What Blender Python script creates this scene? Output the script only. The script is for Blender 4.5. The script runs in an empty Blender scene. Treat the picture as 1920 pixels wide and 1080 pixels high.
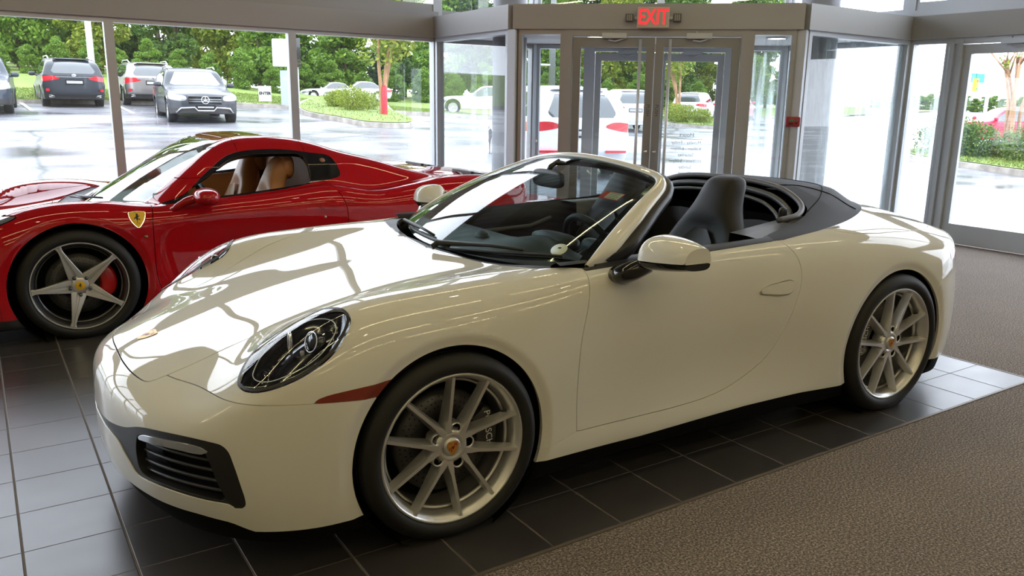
import bpy, bmesh, math, random
import numpy as np
from mathutils import Vector, Matrix, Euler

# ------------------------------------------------------------------ camera, sky, lamps, exposure
SC = bpy.context.scene
COL = SC.collection
PSI = 0.0278                                   # the white car stands turned by this much against the tile grid
CAM_P = (-1.2757, -3.1670, 1.5015)
FOC = 1521.2463
YAW, PITCH, ROLL = .5681 + PSI, .2273, .0187

def cam_basis(yaw):
    f = np.array([math.sin(yaw)*math.cos(PITCH), math.cos(yaw)*math.cos(PITCH), -math.sin(PITCH)])
    r = np.array([math.cos(yaw), -math.sin(yaw), 0.]); u = np.cross(r, f)
    return f, r*math.cos(ROLL)+u*math.sin(ROLL), -r*math.sin(ROLL)+u*math.cos(ROLL)
_f, _r, _u = cam_basis(YAW); BF, BR, BU = _f.copy(), _r.copy(), _u.copy()
cam = bpy.data.cameras.new('camera'); camo = bpy.data.objects.new('camera', cam); COL.objects.link(camo)
camo.matrix_world = Matrix(((_r[0], _u[0], -_f[0], CAM_P[0]), (_r[1], _u[1], -_f[1], CAM_P[1]), (_r[2], _u[2], -_f[2], CAM_P[2]), (0, 0, 0, 1)))
cam.sensor_width = 36; cam.sensor_fit = 'HORIZONTAL'; cam.lens = FOC/1920*36; cam.shift_x = -30/1920
cam.clip_start = .05; cam.clip_end = 500
SC.camera = camo

world = bpy.data.worlds.new('sky'); SC.world = world; world.use_nodes = True
_nt = world.node_tree; _bg = _nt.nodes['Background']
_bg.inputs[0].default_value = (.86, .93, 1.0, 1); _bg.inputs[1].default_value = 7.0
_tc = _nt.nodes.new('ShaderNodeTexCoord'); _no = _nt.nodes.new('ShaderNodeTexNoise'); _no.inputs['Scale'].default_value = 2.2
_no.inputs['Detail'].default_value = 4
_cr = _nt.nodes.new('ShaderNodeMix'); _cr.data_type = 'RGBA'
_cr.inputs[6].default_value = (.80, .86, 1.0, 1); _cr.inputs[7].default_value = (.95, .96, 1, 1)
_nt.links.new(_tc.outputs['Generated'], _no.inputs['Vector']); _nt.links.new(_no.outputs[0], _cr.inputs[0]); _nt.links.new(_cr.outputs[2], _bg.inputs[0])

SC.view_settings.view_transform = 'Standard'; SC.view_settings.look = 'None'
SC.view_settings.exposure = 0.0; SC.view_settings.gamma = 1.0; SC.view_settings.use_curve_mapping = False
SC.cycles.use_denoising = True
SC.cycles.max_bounces = 8; SC.cycles.diffuse_bounces = 3; SC.cycles.glossy_bounces = 4
SC.cycles.transmission_bounces = 4; SC.cycles.transparent_max_bounces = 24
SC.cycles.sample_clamp_indirect = 6; SC.cycles.caustics_reflective = False; SC.cycles.caustics_refractive = False
SC.cycles.use_adaptive_sampling = True; SC.cycles.adaptive_threshold = .02
SC.cycles.light_sampling_threshold = .01
SC.render.use_persistent_data = False
random.seed(7); rng = np.random.default_rng(7)
# ------------------------------------------------------------------ the showroom's ceiling lamps and added spots (levels only; built with the ceiling)
STRIP_E = 33.0            # tube lamps
STRIP_C = (1.0, .83, .45)
SPOT_E = 38.0  # level of the unseen spots added for light
# ------------------------------------------------------------------ materials
MATS = {}
def mat(name, col=(.8, .8, .8), rough=.5, metal=0., coat=0., emit=None, es=1., spec=.5, ior=None, alpha=1.):
    if name in MATS: return MATS[name]
    m = bpy.data.materials.new(name); m.use_nodes = True
    b = m.node_tree.nodes['Principled BSDF']
    b.inputs['Base Color'].default_value = (*col[:3], 1); b.inputs['Roughness'].default_value = rough
    b.inputs['Metallic'].default_value = metal; b.inputs['Coat Weight'].default_value = coat
    b.inputs['Coat Roughness'].default_value = .015
    b.inputs['Specular IOR Level'].default_value = spec
    if emit: b.inputs['Emission Color'].default_value = (*emit, 1); b.inputs['Emission Strength'].default_value = es
    m.diffuse_color = (*col[:3], 1)
    MATS[name] = m; return m
def nodes(m): return m.node_tree.nodes, m.node_tree.links, m.node_tree.nodes['Principled BSDF']
def glass(name, tint=(1, 1, 1), refl=1.0, haze=0., ior=1.45, hazecol=(.7, .75, .78)):
    """thin pane: clear, tinted, mirror-like at grazing angles; haze = dirt and water on it"""
    if name in MATS: return MATS[name]
    m = bpy.data.materials.new(name); m.use_nodes = True; nt = m.node_tree; nt.nodes.clear()
    o = nt.nodes.new('ShaderNodeOutputMaterial'); t = nt.nodes.new('ShaderNodeBsdfTransparent'); t.inputs[0].default_value = (*tint, 1)
    g = nt.nodes.new('ShaderNodeBsdfGlossy'); g.inputs['Roughness'].default_value = .0; g.inputs[0].default_value = (1, 1, 1, 1)
    fr = nt.nodes.new('ShaderNodeLayerWeight'); fr.inputs[0].default_value = .5            # Schlick: r0 + (1-r0)(1-cos)^5
    pw = nt.nodes.new('ShaderNodeMath'); pw.operation = 'POWER'; pw.inputs[1].default_value = 5
    r0 = ((ior-1)/(ior+1))**2; mu = nt.nodes.new('ShaderNodeMath'); mu.operation = 'MULTIPLY_ADD'; mu.inputs[1].default_value = (1-r0)*refl; mu.inputs[2].default_value = r0*refl
    mx = nt.nodes.new('ShaderNodeMixShader')
    nt.links.new(fr.outputs['Facing'], pw.inputs[0]); nt.links.new(pw.outputs[0], mu.inputs[0]); nt.links.new(mu.outputs[0], mx.inputs[0])
    if haze:
        d = nt.nodes.new('ShaderNodeBsdfTranslucent'); d.inputs[0].default_value = (*hazecol, 1)
        m2 = nt.nodes.new('ShaderNodeMixShader'); m2.inputs[0].default_value = haze
        nt.links.new(t.outputs[0], m2.inputs[1]); nt.links.new(d.outputs[0], m2.inputs[2]); nt.links.new(m2.outputs[0], mx.inputs[1])
        m['hz'] = 1
    else: nt.links.new(t.outputs[0], mx.inputs[1])
    nt.links.new(g.outputs[0], mx.inputs[2]); nt.links.new(mx.outputs[0], o.inputs[0])
    MATS[name] = m; return m

# ------------------------------------------------------------------ objects
def props(o, label=None, cat=None, group=None, kind=None):
    if label: o['label'] = label
    if cat: o['category'] = cat
    if group: o['group'] = group
    if kind: o['kind'] = kind
    return o
def empty(name, loc=(0, 0, 0), rz=0, label=None, cat=None, group=None, parent=None):
    o = bpy.data.objects.new(name, None); COL.objects.link(o); o.location = loc; o.rotation_euler = (0, 0, rz)
    o.empty_display_size = .2
    if parent: o.parent = parent
    return props(o, label, cat, group)
def npmesh(name, V, faces, material, parent=None, smooth=True, N=None):
    """faces: (M,3) or (M,4) array, or a list of tuples"""
    me = bpy.data.meshes.new(name); V = np.asarray(V, dtype=np.float32)
    if isinstance(faces, np.ndarray):
        k = faces.shape[1]; me.vertices.add(len(V)); me.vertices.foreach_set('co', V.ravel())
        me.loops.add(faces.size); me.loops.foreach_set('vertex_index', faces.astype(np.int32).ravel())
        me.polygons.add(len(faces)); me.polygons.foreach_set('loop_start', np.arange(0, faces.size, k, dtype=np.int32))
        me.update(calc_edges=True)
    else:
        me.from_pydata([tuple(map(float, v)) for v in V], [], [tuple(f) for f in faces]); me.update()
    if isinstance(material, (list, tuple)):
        for m in material: me.materials.append(m)
    elif material: me.materials.append(material)
    me.polygons.foreach_set('use_smooth', [bool(smooth)]*len(me.polygons))
    if N is not None: me.normals_split_custom_set_from_vertices(np.asarray(N, dtype=np.float32))
    o = bpy.data.objects.new(name, me); COL.objects.link(o)
    if parent: o.parent = parent
    return o
class MB:
    """collects simple shapes into one mesh"""
    def __init__(s): s.v = []; s.f = []; s.n = 0; s.sm = []
    def add(s, V, F, smooth=False):
        for f in F: s.f.append(tuple(i+s.n for i in f)); s.sm.append(smooth)
        s.v += [tuple(map(float, v)) for v in V]; s.n += len(V); return s
    def box(s, a, b, rz=0, piv=None, bev=0.):
        x0, y0, z0 = [min(a[i], b[i]) for i in range(3)]; x1, y1, z1 = [max(a[i], b[i]) for i in range(3)]
        if bev > 0:
            e = min(bev, (x1-x0)/2.01, (y1-y0)/2.01, (z1-z0)/2.01); V = []; 
            bm = bmesh.new(); bmesh.ops.create_cube(bm, size=1.)
            for v in bm.verts: v.co = Vector(((x0+x1)/2+v.co.x*(x1-x0), (y0+y1)/2+v.co.y*(y1-y0), (z0+z1)/2+v.co.z*(z1-z0)))
            bmesh.ops.bevel(bm, geom=bm.edges[:], offset=e, segments=2, affect='EDGES', profile=.5)
            bm.verts.index_update(); V = [v.co.copy() for v in bm.verts]; F = [[v.index for v in f.verts] for f in bm.faces]; bm.free()
        else:
            V = [Vector(p) for p in ((x0, y0, z0), (x1, y0, z0), (x1, y1, z0), (x0, y1, z0), (x0, y0, z1), (x1, y0, z1), (x1, y1, z1), (x0, y1, z1))]
            F = [(0, 3, 2, 1), (4, 5, 6, 7), (0, 1, 5, 4), (1, 2, 6, 5), (2, 3, 7, 6), (3, 0, 4, 7)]
        if rz:
            p = Vector(piv) if piv else Vector(((x0+x1)/2, (y0+y1)/2, 0)); R = Matrix.Rotation(rz, 3, 'Z'); V = [R @ (v-p)+p for v in V]
        return s.add(V, F)
    def bar(s, p, q, w, h, up=(0, 0, 1)):
        """box beam from p to q, w wide sideways, h high along up"""
        p, q, up = Vector(p), Vector(q), Vector(up); d = (q-p).normalized(); sd = d.cross(up).normalized(); u = sd.cross(d).normalized()
        V = [c+sd*w/2*a+u*h/2*b for c in (p, q) for a, b in ((-1, -1), (1, -1), (1, 1), (-1, 1))]
        return s.add(V, [(3, 2, 1, 0), (4, 5, 6, 7), (0, 1, 5, 4), (1, 2, 6, 5), (2, 3, 7, 6), (3, 0, 4, 7)])
    def tube(s, pts, r, n=10, cap=True, closed=False, flat=1., up=(0, 0, 1)):
        pts = [Vector(p) for p in pts]; m = len(pts); rs = r if hasattr(r, '__len__') else [r]*m
        V = []; F = []
        t0 = None
        for i in range(m):
            if closed: t = (pts[(i+1) % m]-pts[i-1]).normalized()
            else: t = (pts[min(i+1, m-1)]-pts[max(i-1, 0)]).normalized()
            if t0 is None:
                u = Vector(up); u = u-t*u.dot(t)
                if u.length < 1e-3: u = Vector((1, 0, 0)); u = u-t*u.dot(t)
                u.normalize()
            else:
                u = u-t*u.dot(t); u.normalize()
            t0 = t; w = t.cross(u)
            for k in range(n):
                a = 2*math.pi*k/n; V.append(pts[i]+(u*math.cos(a)*flat+w*math.sin(a))*rs[i])
        mm = m if closed else m-1
        for i in range(mm):
            for k in range(n):
                a, b = i*n+k, i*n+(k+1) % n; c, d = ((i+1) % m)*n+(k+1) % n, ((i+1) % m)*n+k
                F.append((a, b, c, d))
        if cap and not closed: F.append(tuple(range(n))[::-1]); F.append(tuple((m-1)*n+k for k in range(n)))
        return s.add(V, F, True)
    def cyl(s, p, q, r, n=24, r2=None): return s.tube([p, q], [r, r if r2 is None else r2], n)
    def lathe(s, prof, c=(0, 0, 0), axis='Y', n=48, a0=0, a1=2*math.pi):
        """prof: (radius, offset along axis)"""
        V = []; F = []; full = abs(a1-a0-2*math.pi) < 1e-6; m = len(prof); nn = n if full else n+1
        for k in range(nn):
            a = a0+(a1-a0)*k/n; ca, sa = math.cos(a), math.sin(a)
            for r, o in prof:
                if axis == 'Y': V.append((c[0]+r*ca, c[1]+o, c[2]+r*sa))
                elif axis == 'Z': V.append((c[0]+r*ca, c[1]+r*sa, c[2]+o))
                else: V.append((c[0]+o, c[1]+r*ca, c[2]+r*sa))
        for k in range(n):
            k2 = (k+1) % nn
            for i in range(m-1): F.append((k*m+i, k*m+i+1, k2*m+i+1, k2*m+i))
        return s.add(V, F, True)
    def prism(s, poly, h0, h1, axis='Y', bev=0.):
        """poly: 2D outline (x,z) for axis Y, (x,y) for Z, (y,z) for X"""
        n = len(poly)
        def P(a, b, h): return (a, h, b) if axis == 'Y' else ((a, b, h) if axis == 'Z' else (h, a, b))
        V = [P(a, b, h0) for a, b in poly]+[P(a, b, h1) for a, b in poly]
        F = [tuple(range(n)), tuple(range(2*n-1, n-1, -1))]+[(i, i+n, (i+1) % n+n, (i+1) % n) for i in range(n)]
        return s.add(V, F)
    def grid(s, G, smooth=True, flip=False):
        """G: rows x cols x 3"""
        G = np.asarray(G); a, b = G.shape[:2]
        F = [((i*b+j, i*b+j+1, (i+1)*b+j+1, (i+1)*b+j) if not flip else (i*b+j, (i+1)*b+j, (i+1)*b+j+1, i*b+j+1)) for i in range(a-1) for j in range(b-1)]
        return s.add(G.reshape(-1, 3), F, smooth)
    def blob(s, c, r, n=16, m=10, e=(1, 1)):
        """superellipsoid"""
        V = []; F = []
        sg = lambda v, p: math.copysign(abs(v)**p, v)
        for i in range(m+1):
            t = -math.pi/2+math.pi*i/m
            for k in range(n):
                a = 2*math.pi*k/n
                V.append((c[0]+r[0]*sg(math.cos(t), e[0])*sg(math.cos(a), e[1]), c[1]+r[1]*sg(math.cos(t), e[0])*sg(math.sin(a), e[1]), c[2]+r[2]*sg(math.sin(t), e[0])))
        for i in range(m):
            for k in range(n): F.append((i*n+k, i*n+(k+1) % n, (i+1)*n+(k+1) % n, (i+1)*n+k))
        return s.add(V, F, True)
    def xf(s, M):
        M = Matrix(M); s.v = [tuple(M @ Vector(v)) for v in s.v]; return s
    def build(s, name, material, parent=None, bevel=0., sub=0, fix=True):
        o = npmesh(name, s.v, s.f, material, parent, False)
        me = o.data; me.polygons.foreach_set('use_smooth', s.sm)
        if fix:
            bm = bmesh.new(); bm.from_mesh(me); bmesh.ops.recalc_face_normals(bm, faces=bm.faces[:]); bm.to_mesh(me); bm.free()
        if bevel:
            b = o.modifiers.new('b', 'BEVEL'); b.width = bevel; b.segments = 2; b.limit_method = 'ANGLE'; b.angle_limit = .6
        if sub:
            b = o.modifiers.new('s', 'SUBSURF'); b.levels = sub; b.render_levels = sub
        return o
def text_mesh(name, body, size, material, M, parent=None, depth=.001, align='CENTER', bold=0.):
    c = bpy.data.curves.new('t', 'FONT'); c.body = body; c.size = size; c.align_x = align; c.align_y = 'CENTER'; c.extrude = depth; c.offset = bold; c.resolution_u = 3
    o = bpy.data.objects.new('t', c); COL.objects.link(o)
    dg = bpy.context.evaluated_depsgraph_get(); me = bpy.data.meshes.new_from_object(o.evaluated_get(dg))
    bpy.data.objects.remove(o); bpy.data.curves.remove(c); me.name = name
    me.materials.clear(); me.materials.append(material); me.transform(Matrix(M))
    ob = bpy.data.objects.new(name, me); COL.objects.link(ob)
    if parent: ob.parent = parent
    return ob
def frameM(origin, xdir, ydir):
    x = Vector(xdir).normalized(); y = Vector(ydir).normalized(); z = x.cross(y).normalized(); y = z.cross(x); o = Vector(origin)
    return Matrix(((x.x, y.x, z.x, o.x), (x.y, y.y, z.y, o.y), (x.z, y.z, z.z, o.z), (0, 0, 0, 1)))
def copy_tree(o, parent=None, label=None, group=None):
    c = o.copy(); COL.objects.link(c)
    if parent: c.parent = parent; c.matrix_parent_inverse = o.matrix_parent_inverse
    if label: c['label'] = label
    if group: c['group'] = group
    for ch in list(o.children): copy_tree(ch, c)
    return c
def catmull(P, n=8, closed=False):
    P = [np.asarray(p, float) for p in P]; out = []; m = len(P)
    for i in range(m if closed else m-1):
        p1, p2 = P[i], P[(i+1) % m]
        p0 = P[i-1] if (i > 0 or closed) else 2*p1-p2
        p3 = P[(i+2) % m] if (i+2 < m or closed) else 2*p2-p1
        # centripetal
        a = lambda u, v: max(np.linalg.norm(v-u)**.5, 1e-5)
        t0 = 0; t1 = t0+a(p0, p1); t2 = t1+a(p1, p2); t3 = t2+a(p2, p3)
        for k in range(n):
            t = t1+(t2-t1)*k/n
            A1 = (t1-t)/(t1-t0)*p0+(t-t0)/(t1-t0)*p1; A2 = (t2-t)/(t2-t1)*p1+(t-t1)/(t2-t1)*p2; A3 = (t3-t)/(t3-t2)*p2+(t-t2)/(t3-t2)*p3
            B1 = (t2-t)/(t2-t0)*A1+(t-t0)/(t2-t0)*A2; B2 = (t3-t)/(t3-t1)*A2+(t-t1)/(t3-t1)*A3
            out.append((t2-t)/(t2-t1)*B1+(t-t1)/(t2-t1)*B2)
    if not closed: out.append(P[-1])
    return np.array(out)

# ------------------------------------------------------------------ car bodies: smooth surfaces from tables
def pchip(x, Y, q):
    """monotone cubic through Y (len(x) x k) at q"""
    x = np.asarray(x, float); Y = np.asarray(Y, float); h = np.diff(x)[:, None]; d = np.diff(Y, axis=0)/h
    m = np.zeros_like(Y); w1 = 2*h[1:]+h[:-1]; w2 = h[1:]+2*h[:-1]
    with np.errstate(divide='ignore', invalid='ignore'):
        mm = (w1+w2)/(w1/d[:-1]+w2/d[1:])
    ok = (d[:-1]*d[1:]) > 0; m[1:-1] = np.where(ok, np.nan_to_num(mm), 0); m[0] = d[0]; m[-1] = d[-1]
    q = np.asarray(q, float); i = np.clip(np.searchsorted(x, q)-1, 0, len(x)-2); t = ((q-x[i])/(x[i+1]-x[i]))[:, None]; H = (x[i+1]-x[i])[:, None]
    lo = (t < 0)[:, 0]; hi = (t > 1)[:, 0]
    r = (2*t**3-3*t**2+1)*Y[i]+(t**3-2*t**2+t)*H*m[i]+(-2*t**3+3*t**2)*Y[i+1]+(t**3-t**2)*H*m[i+1]
    r[lo] = Y[0]+(q[lo]-x[0])[:, None]*m[0]; r[hi] = Y[-1]+(q[hi]-x[-1])[:, None]*m[-1]
    return r
class Tab:
    """fair bicubic surface f(a,b) from a small table"""
    def __init__(s, a, b, V, da=.1, db=.07, even_b=False):
        V = np.array(V, float); s.da, s.db = da, db
        s.a0 = min(a)-2*da; s.b0 = (0 if even_b else min(b))-2*db
        qa = np.arange(s.a0, max(a)+3*da, da); qb = np.arange(s.b0, max(b)+3*db, db)
        W = pchip(a, V, qa); W = pchip(b, W.T, np.abs(qb) if even_b else qb).T
        s.W = W; s.na, s.nb = W.shape
    def __call__(s, a, b):
        u = np.clip((a-s.a0)/s.da, 1.001, s.na-2.002); v = np.clip((b-s.b0)/s.db, 1.001, s.nb-2.002)
        i = u.astype(int); j = v.astype(int); u = u-i; v = v-j
        def w(t): return ((1-t)**3/6, (3*t**3-6*t**2+4)/6, (-3*t**3+3*t**2+3*t+1)/6, t**3/6)
        wu, wv = w(u), w(v); W = s.W; r = 0
        for p in range(4):
            q = 0
            for k in range(4): q = q+wv[k]*W[i+p-1, j+k-1]
            r = r+wu[p]*q
        return r
def smax(a, b, k):
    h = np.maximum(k-np.abs(a-b), 0)/k; return np.maximum(a, b)+h**3*k/6
def smin(a, b, k): return -smax(-a, -b, k)
def gradF(F, P, e=2e-3):
    g = np.empty_like(P)
    for k in range(3):
        d = np.zeros(3); d[k] = e; g[:, k] = (F(P+d)-F(P-d))/(2*e)
    return g
def shell(F, x0, x1, z0, nphi, nx, nth, tmax=1.6):
    """half shell (y<=0) of the closed body F<0, shot from a spine line; returns vertices and triangles"""
    if callable(z0): zf = z0
    else: zf = lambda x: z0+0*x
    th = np.linspace(-math.pi/2, math.pi/2, nth)
    org = []; dr = []
    ph = np.linspace(0, math.pi/2, nphi+1)[1:]
    for a in ph[:-1]: org.append(x0); dr.append((-math.cos(a), math.sin(a)))
    for x in np.linspace(x0, x1, nx): org.append(x); dr.append((0, 1.))
    for a in ph[:-1][::-1]: org.append(x1); dr.append((math.cos(a), math.sin(a)))
    org = np.array(org); dr = np.array(dr); nu = len(org)
    D = np.zeros((nu, nth, 3)); D[..., 0] = dr[:, :1]; D[..., 1] = -dr[:, 1:]*np.cos(th); D[..., 2] = dr[:, 1:]*np.sin(th)
    O = np.zeros((nu, nth, 3)); O[..., 0] = org[:, None]; O[..., 2] = zf(org)[:, None]
    pD = np.array([[-1, 0, 0], [1, 0, 0.]]); pO = np.array([[x0, 0, zf(np.array([x0]))[0]], [x1, 0, zf(np.array([x1]))[0]]])
    D = np.concatenate([D.reshape(-1, 3), pD]); O = np.concatenate([O.reshape(-1, 3), pO])
    lo = np.zeros(len(D)); hi = np.full(len(D), tmax)
    for t in np.linspace(.12, tmax, 26):                      # first crossing
        f = F(O+D*t); hit = (f > 0) & (hi >= tmax-1e-9) & (lo < t); hi = np.where(hit & (hi >= tmax), t, hi); lo = np.where(f <= 0, np.where(hi >= tmax, t, lo), lo)
    for _ in range(18):
        m = (lo+hi)/2; f = F(O+D*m[:, None]); hi = np.where(f > 0, m, hi); lo = np.where(f > 0, lo, m)
    V = O+D*((lo+hi)/2)[:, None]
    V[:, 1] = np.minimum(V[:, 1], 0)
    idx = np.arange(nu*nth).reshape(nu, nth)
    a, b, c, d = idx[:-1, :-1].ravel(), idx[1:, :-1].ravel(), idx[1:, 1:].ravel(), idx[:-1, 1:].ravel()
    T = [np.stack([a, b, c], 1), np.stack([a, c, d], 1)]
    pn, pt = nu*nth, nu*nth+1
    T.append(np.stack([np.full(nth-1, pn), idx[0, :-1], idx[0, 1:]], 1)); T.append(np.stack([np.full(nth-1, pt), idx[-1, 1:], idx[-1, :-1]], 1))
    return V, np.concatenate(T)
def clip(V, T, f, gap=0.):
    """keep f < -gap"""
    f = f+gap; s = f < 0
    sT = s[T]; n = sT.sum(1); keep = T[n == 3]; out = [keep]
    newV = []; base = len(V)
    mixed = T[(n == 1) | (n == 2)]
    if len(mixed):
        sm = s[mixed]; one = sm.sum(1) == 1
        # rotate so that odd vertex is first
        odd = np.where(one[:, None], sm, ~sm); k = odd.argmax(1); r = np.arange(len(mixed))
        A, B, Cc = mixed[r, k], mixed[r, (k+1) % 3], mixed[r, (k+2) % 3]
        E = np.concatenate([np.stack([A, B], 1), np.stack([A, Cc], 1)]); Es = np.sort(E, 1)
        U, inv = np.unique(Es[:, 0]*np.int64(len(V)+1)+Es[:, 1], return_inverse=True); inv = inv.ravel()
        u0 = (U//(len(V)+1)).astype(int); u1 = (U % (len(V)+1)).astype(int)
        t = (f[u0]/(f[u0]-f[u1]))[:, None]; nv = V[u0]+(V[u1]-V[u0])*t
        AB = base+inv[:len(mixed)]; AC = base+inv[len(mixed):]
        out.append(np.stack([A, AB, AC], 1)[one]); tw = ~one
        out.append(np.stack([AB, B, Cc], 1)[tw]); out.append(np.stack([AB, Cc, AC], 1)[tw])
        V = np.concatenate([V, nv])
    T = np.concatenate(out); used, inv = np.unique(T, return_inverse=True)
    return V[used], inv.reshape(T.shape)
def seg_dist(Q, P, closed=True):
    P = np.asarray(P, float); A = P if closed else P[:-1]; B = np.roll(P, -1, 0) if closed else P[1:]
    d2 = np.full(len(Q), 1e9); ins = np.zeros(len(Q), bool)
    for a, b in zip(A, B):
        ab = b-a; L = ab@ab
        if L < 1e-14: continue
        t = np.clip(((Q-a)@ab)/L, 0, 1); d = Q-a-t[:, None]*ab; d2 = np.minimum(d2, (d*d).sum(1))
        c = ((a[1] > Q[:, 1]) != (b[1] > Q[:, 1]))
        with np.errstate(divide='ignore', invalid='ignore'): xi = (b[0]-a[0])*(Q[:, 1]-a[1])/(b[1]-a[1])+a[0]
        ins ^= c & (Q[:, 0] < xi)
    return np.sqrt(d2), ins
def sdpoly(Q, P):
    d, i = seg_dist(Q, P, True); return np.where(i, -d, d)
def weld_mirror(V, T):
    """half (y<=0) -> full, welded at y = 0"""
    M = V*[1, -1, 1]; on = V[:, 1] > -1e-6; n = len(V); m = np.where(on, np.arange(n), np.arange(n)+n)
    VV = np.concatenate([V, M]); TT = np.concatenate([T, m[T][:, ::-1]]); used, inv = np.unique(TT, return_inverse=True)
    return VV[used], inv.reshape(TT.shape)
def skin(name, F, V, T, material, parent=None, off=0., flange=0., project=True, flip=False):
    """make an object out of a piece of the body surface, true normals, turned-in rim"""
    V = V.copy()
    if project:
        for _ in range(2):
            g = gradF(F, V); g2 = (g*g).sum(1); st = -(F(V)/np.maximum(g2, 1e-6)); st = np.clip(st, -.01, .01); dv = g*st[:, None]; dv[np.abs(V[:, 1]) < 1e-6, 1] = 0; V = V+dv
    g = gradF(F, V); g[np.abs(V[:, 1]) < 1e-6, 1] = 0; N = g/np.linalg.norm(g, axis=1)[:, None]
    V = V+N*off
    # triangle orientation follows the normals
    tn = np.cross(V[T[:, 1]]-V[T[:, 0]], V[T[:, 2]]-V[T[:, 0]]); w = (tn*N[T[:, 0]]).sum(1) < 0; T = T.copy(); T[w] = T[w][:, ::-1]
    area = (tn*tn).sum(1) > 1e-18; T = T[area]
    if flange:
        E = np.concatenate([T[:, [0, 1]], T[:, [1, 2]], T[:, [2, 0]]]); key = np.sort(E, 1); k = key[:, 0]*np.int64(len(V))+key[:, 1]
        _, first, cnt = np.unique(k, return_index=True, return_counts=True); B = E[first[cnt == 1]]
        B = B[~((np.abs(V[B[:, 0], 1]) < 1e-6) & (np.abs(V[B[:, 1], 1]) < 1e-6))]
        if len(B):
            u, inv = np.unique(B, return_inverse=True); inv = inv.reshape(B.shape)
            ed = V[B[:, 1]]-V[B[:, 0]]; on = np.cross(ed, N[B[:, 0]]); acc = np.zeros((len(u), 3)); np.add.at(acc, inv[:, 0], on); np.add.at(acc, inv[:, 1], on)
            acc /= np.maximum(np.linalg.norm(acc, axis=1)[:, None], 1e-9); n0 = len(V); m = len(u)
            r = .0022                                           # small rounded edge
            P0 = V[u]; P1 = V[u]+acc*r*.3-N[u]*r*.35; P2 = V[u]+acc*r*.4-N[u]*r*1.2; P3 = P2-N[u]*flange
            b2 = N[u]*.7+acc*.7; b2 /= np.linalg.norm(b2, axis=1)[:, None]
            V = np.concatenate([V, P0, P1, P2, P3]); N = np.concatenate([N, N[u], b2, acc, acc])
            for lv in range(3):
                a = n0+lv*m+inv[:, 0]; b = n0+lv*m+inv[:, 1]; c = b+m; d = a+m
                T = np.concatenate([T, np.stack([b, a, d], 1), np.stack([b, d, c], 1)])
    if flip: T = T[:, ::-1]; N = -N
    return npmesh(name, V, T, material, parent, True, N)
def mirror_obj(V): return V*[1, -1, 1]
# ------------------------------------------------------------------ shared materials
M_white = mat('white_paint', (.76, .76, .71), .5, 0, 1.0, spec=.0)
M_red = mat('red_paint', (.38, .006, .010), .5, 0, 1.0, spec=.0)
M_black = mat('black_plastic', (.012, .012, .013), .45)
M_gloss = mat('gloss_black', (.006, .006, .007), .12, 0, .6)
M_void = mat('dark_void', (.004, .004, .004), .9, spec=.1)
M_rubber = mat('tyre_rubber', (.013, .013, .013), .62, spec=.35)
M_alloy = mat('silver_alloy', (.66, .66, .65), .34, .75, .25)
M_alloy_dark = mat('dark_alloy', (.10, .10, .105), .28, .7, .4)
M_chrome = mat('chrome', (.85, .85, .87), .08, 1.)
M_steel = mat('brake_steel', (.085, .085, .09), .4, .5)
M_leather = mat('black_leather', (.012, .012, .014), .5, spec=.3)
M_softtop = mat('black_soft_cover', (.013, .012, .013), .6, spec=.3)
M_greyplast = mat('grey_plastic', (.10, .10, .11), .45)
M_tan = mat('tan_leather', (.42, .19, .075), .45)
M_amber = mat('amber_marker', (.20, .018, .005), .12, 0, .8)
M_redlens = mat('red_lens', (.55, .01, .02), .15, 0, .6)
M_clear = glass('clear_lens', (.96, .98, 1), 1.0, 0, 1.5)
M_carglass = glass('car_glass', (.62, .72, .70), 1.0, 0, 1.52)
M_goldp = mat('gold_enamel', (.60, .32, .06), .3, .5)
M_redp = mat('red_enamel', (.35, .01, .01), .35)
M_yellow = mat('yellow_enamel', (.85, .50, .02), .3)
M_blackp = mat('black_enamel', (.01, .01, .01), .4)
M_whitep = mat('white_print', (.8, .8, .8), .5)
def bumps(m, scale, dist, detail=2):
    n, l, b = nodes(m); t = n.new('ShaderNodeTexNoise'); t.inputs['Scale'].default_value = scale; t.inputs['Detail'].default_value = detail
    c = n.new('ShaderNodeTexCoord'); bp = n.new('ShaderNodeBump'); bp.inputs['Distance'].default_value = dist; bp.inputs['Strength'].default_value = .5
    l.new(c.outputs['Object'], t.inputs['Vector']); l.new(t.outputs[0], bp.inputs['Height']); l.new(bp.outputs[0], b.inputs['Normal'])
bumps(M_leather, 400, .0006); bumps(M_tan, 400, .0006); bumps(M_softtop, 900, .0006)
# ------------------------------------------------------------------ the showroom
H1, H2, H3 = 2.25, 2.505, 2.57           # header band, sill of the clerestory
CEIL = 4.6
A_ = (3.78, 6.5); B_ = (3.74, 4.59); C_ = (5.87, 2.46); D_ = (7.82, 2.49); O1 = (5.32, 6.5); O2 = (7.82, 4.22)
M_frame = mat('grey_metal_frame', (.33, .33, .335), .42, .2)
M_frame_l = mat('light_metal_frame', (.50, .53, .57), .38, .2)
M_header = mat('header_panel_grey', (.36, .36, .355), .5, .1)
M_pane = glass('window_pane', (.93, .95, .96), 1.0, .004, 1.5)
M_pane_dirty = glass('rain_streaked_pane', (.95, .97, .98), 1.1, .10, 1.5, (.8, .9, .9))
M_ceilv = mat('vestibule_ceiling_white', (.88, .88, .86), .6)
_n, _l, _o = M_pane_dirty.node_tree.nodes, M_pane_dirty.node_tree.links, None
_t = _n.new('ShaderNodeTexNoise'); _m = _n.new('ShaderNodeMapping'); _c = _n.new('ShaderNodeTexCoord'); _m.inputs['Scale'].default_value = (9, 9, .9)
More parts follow.
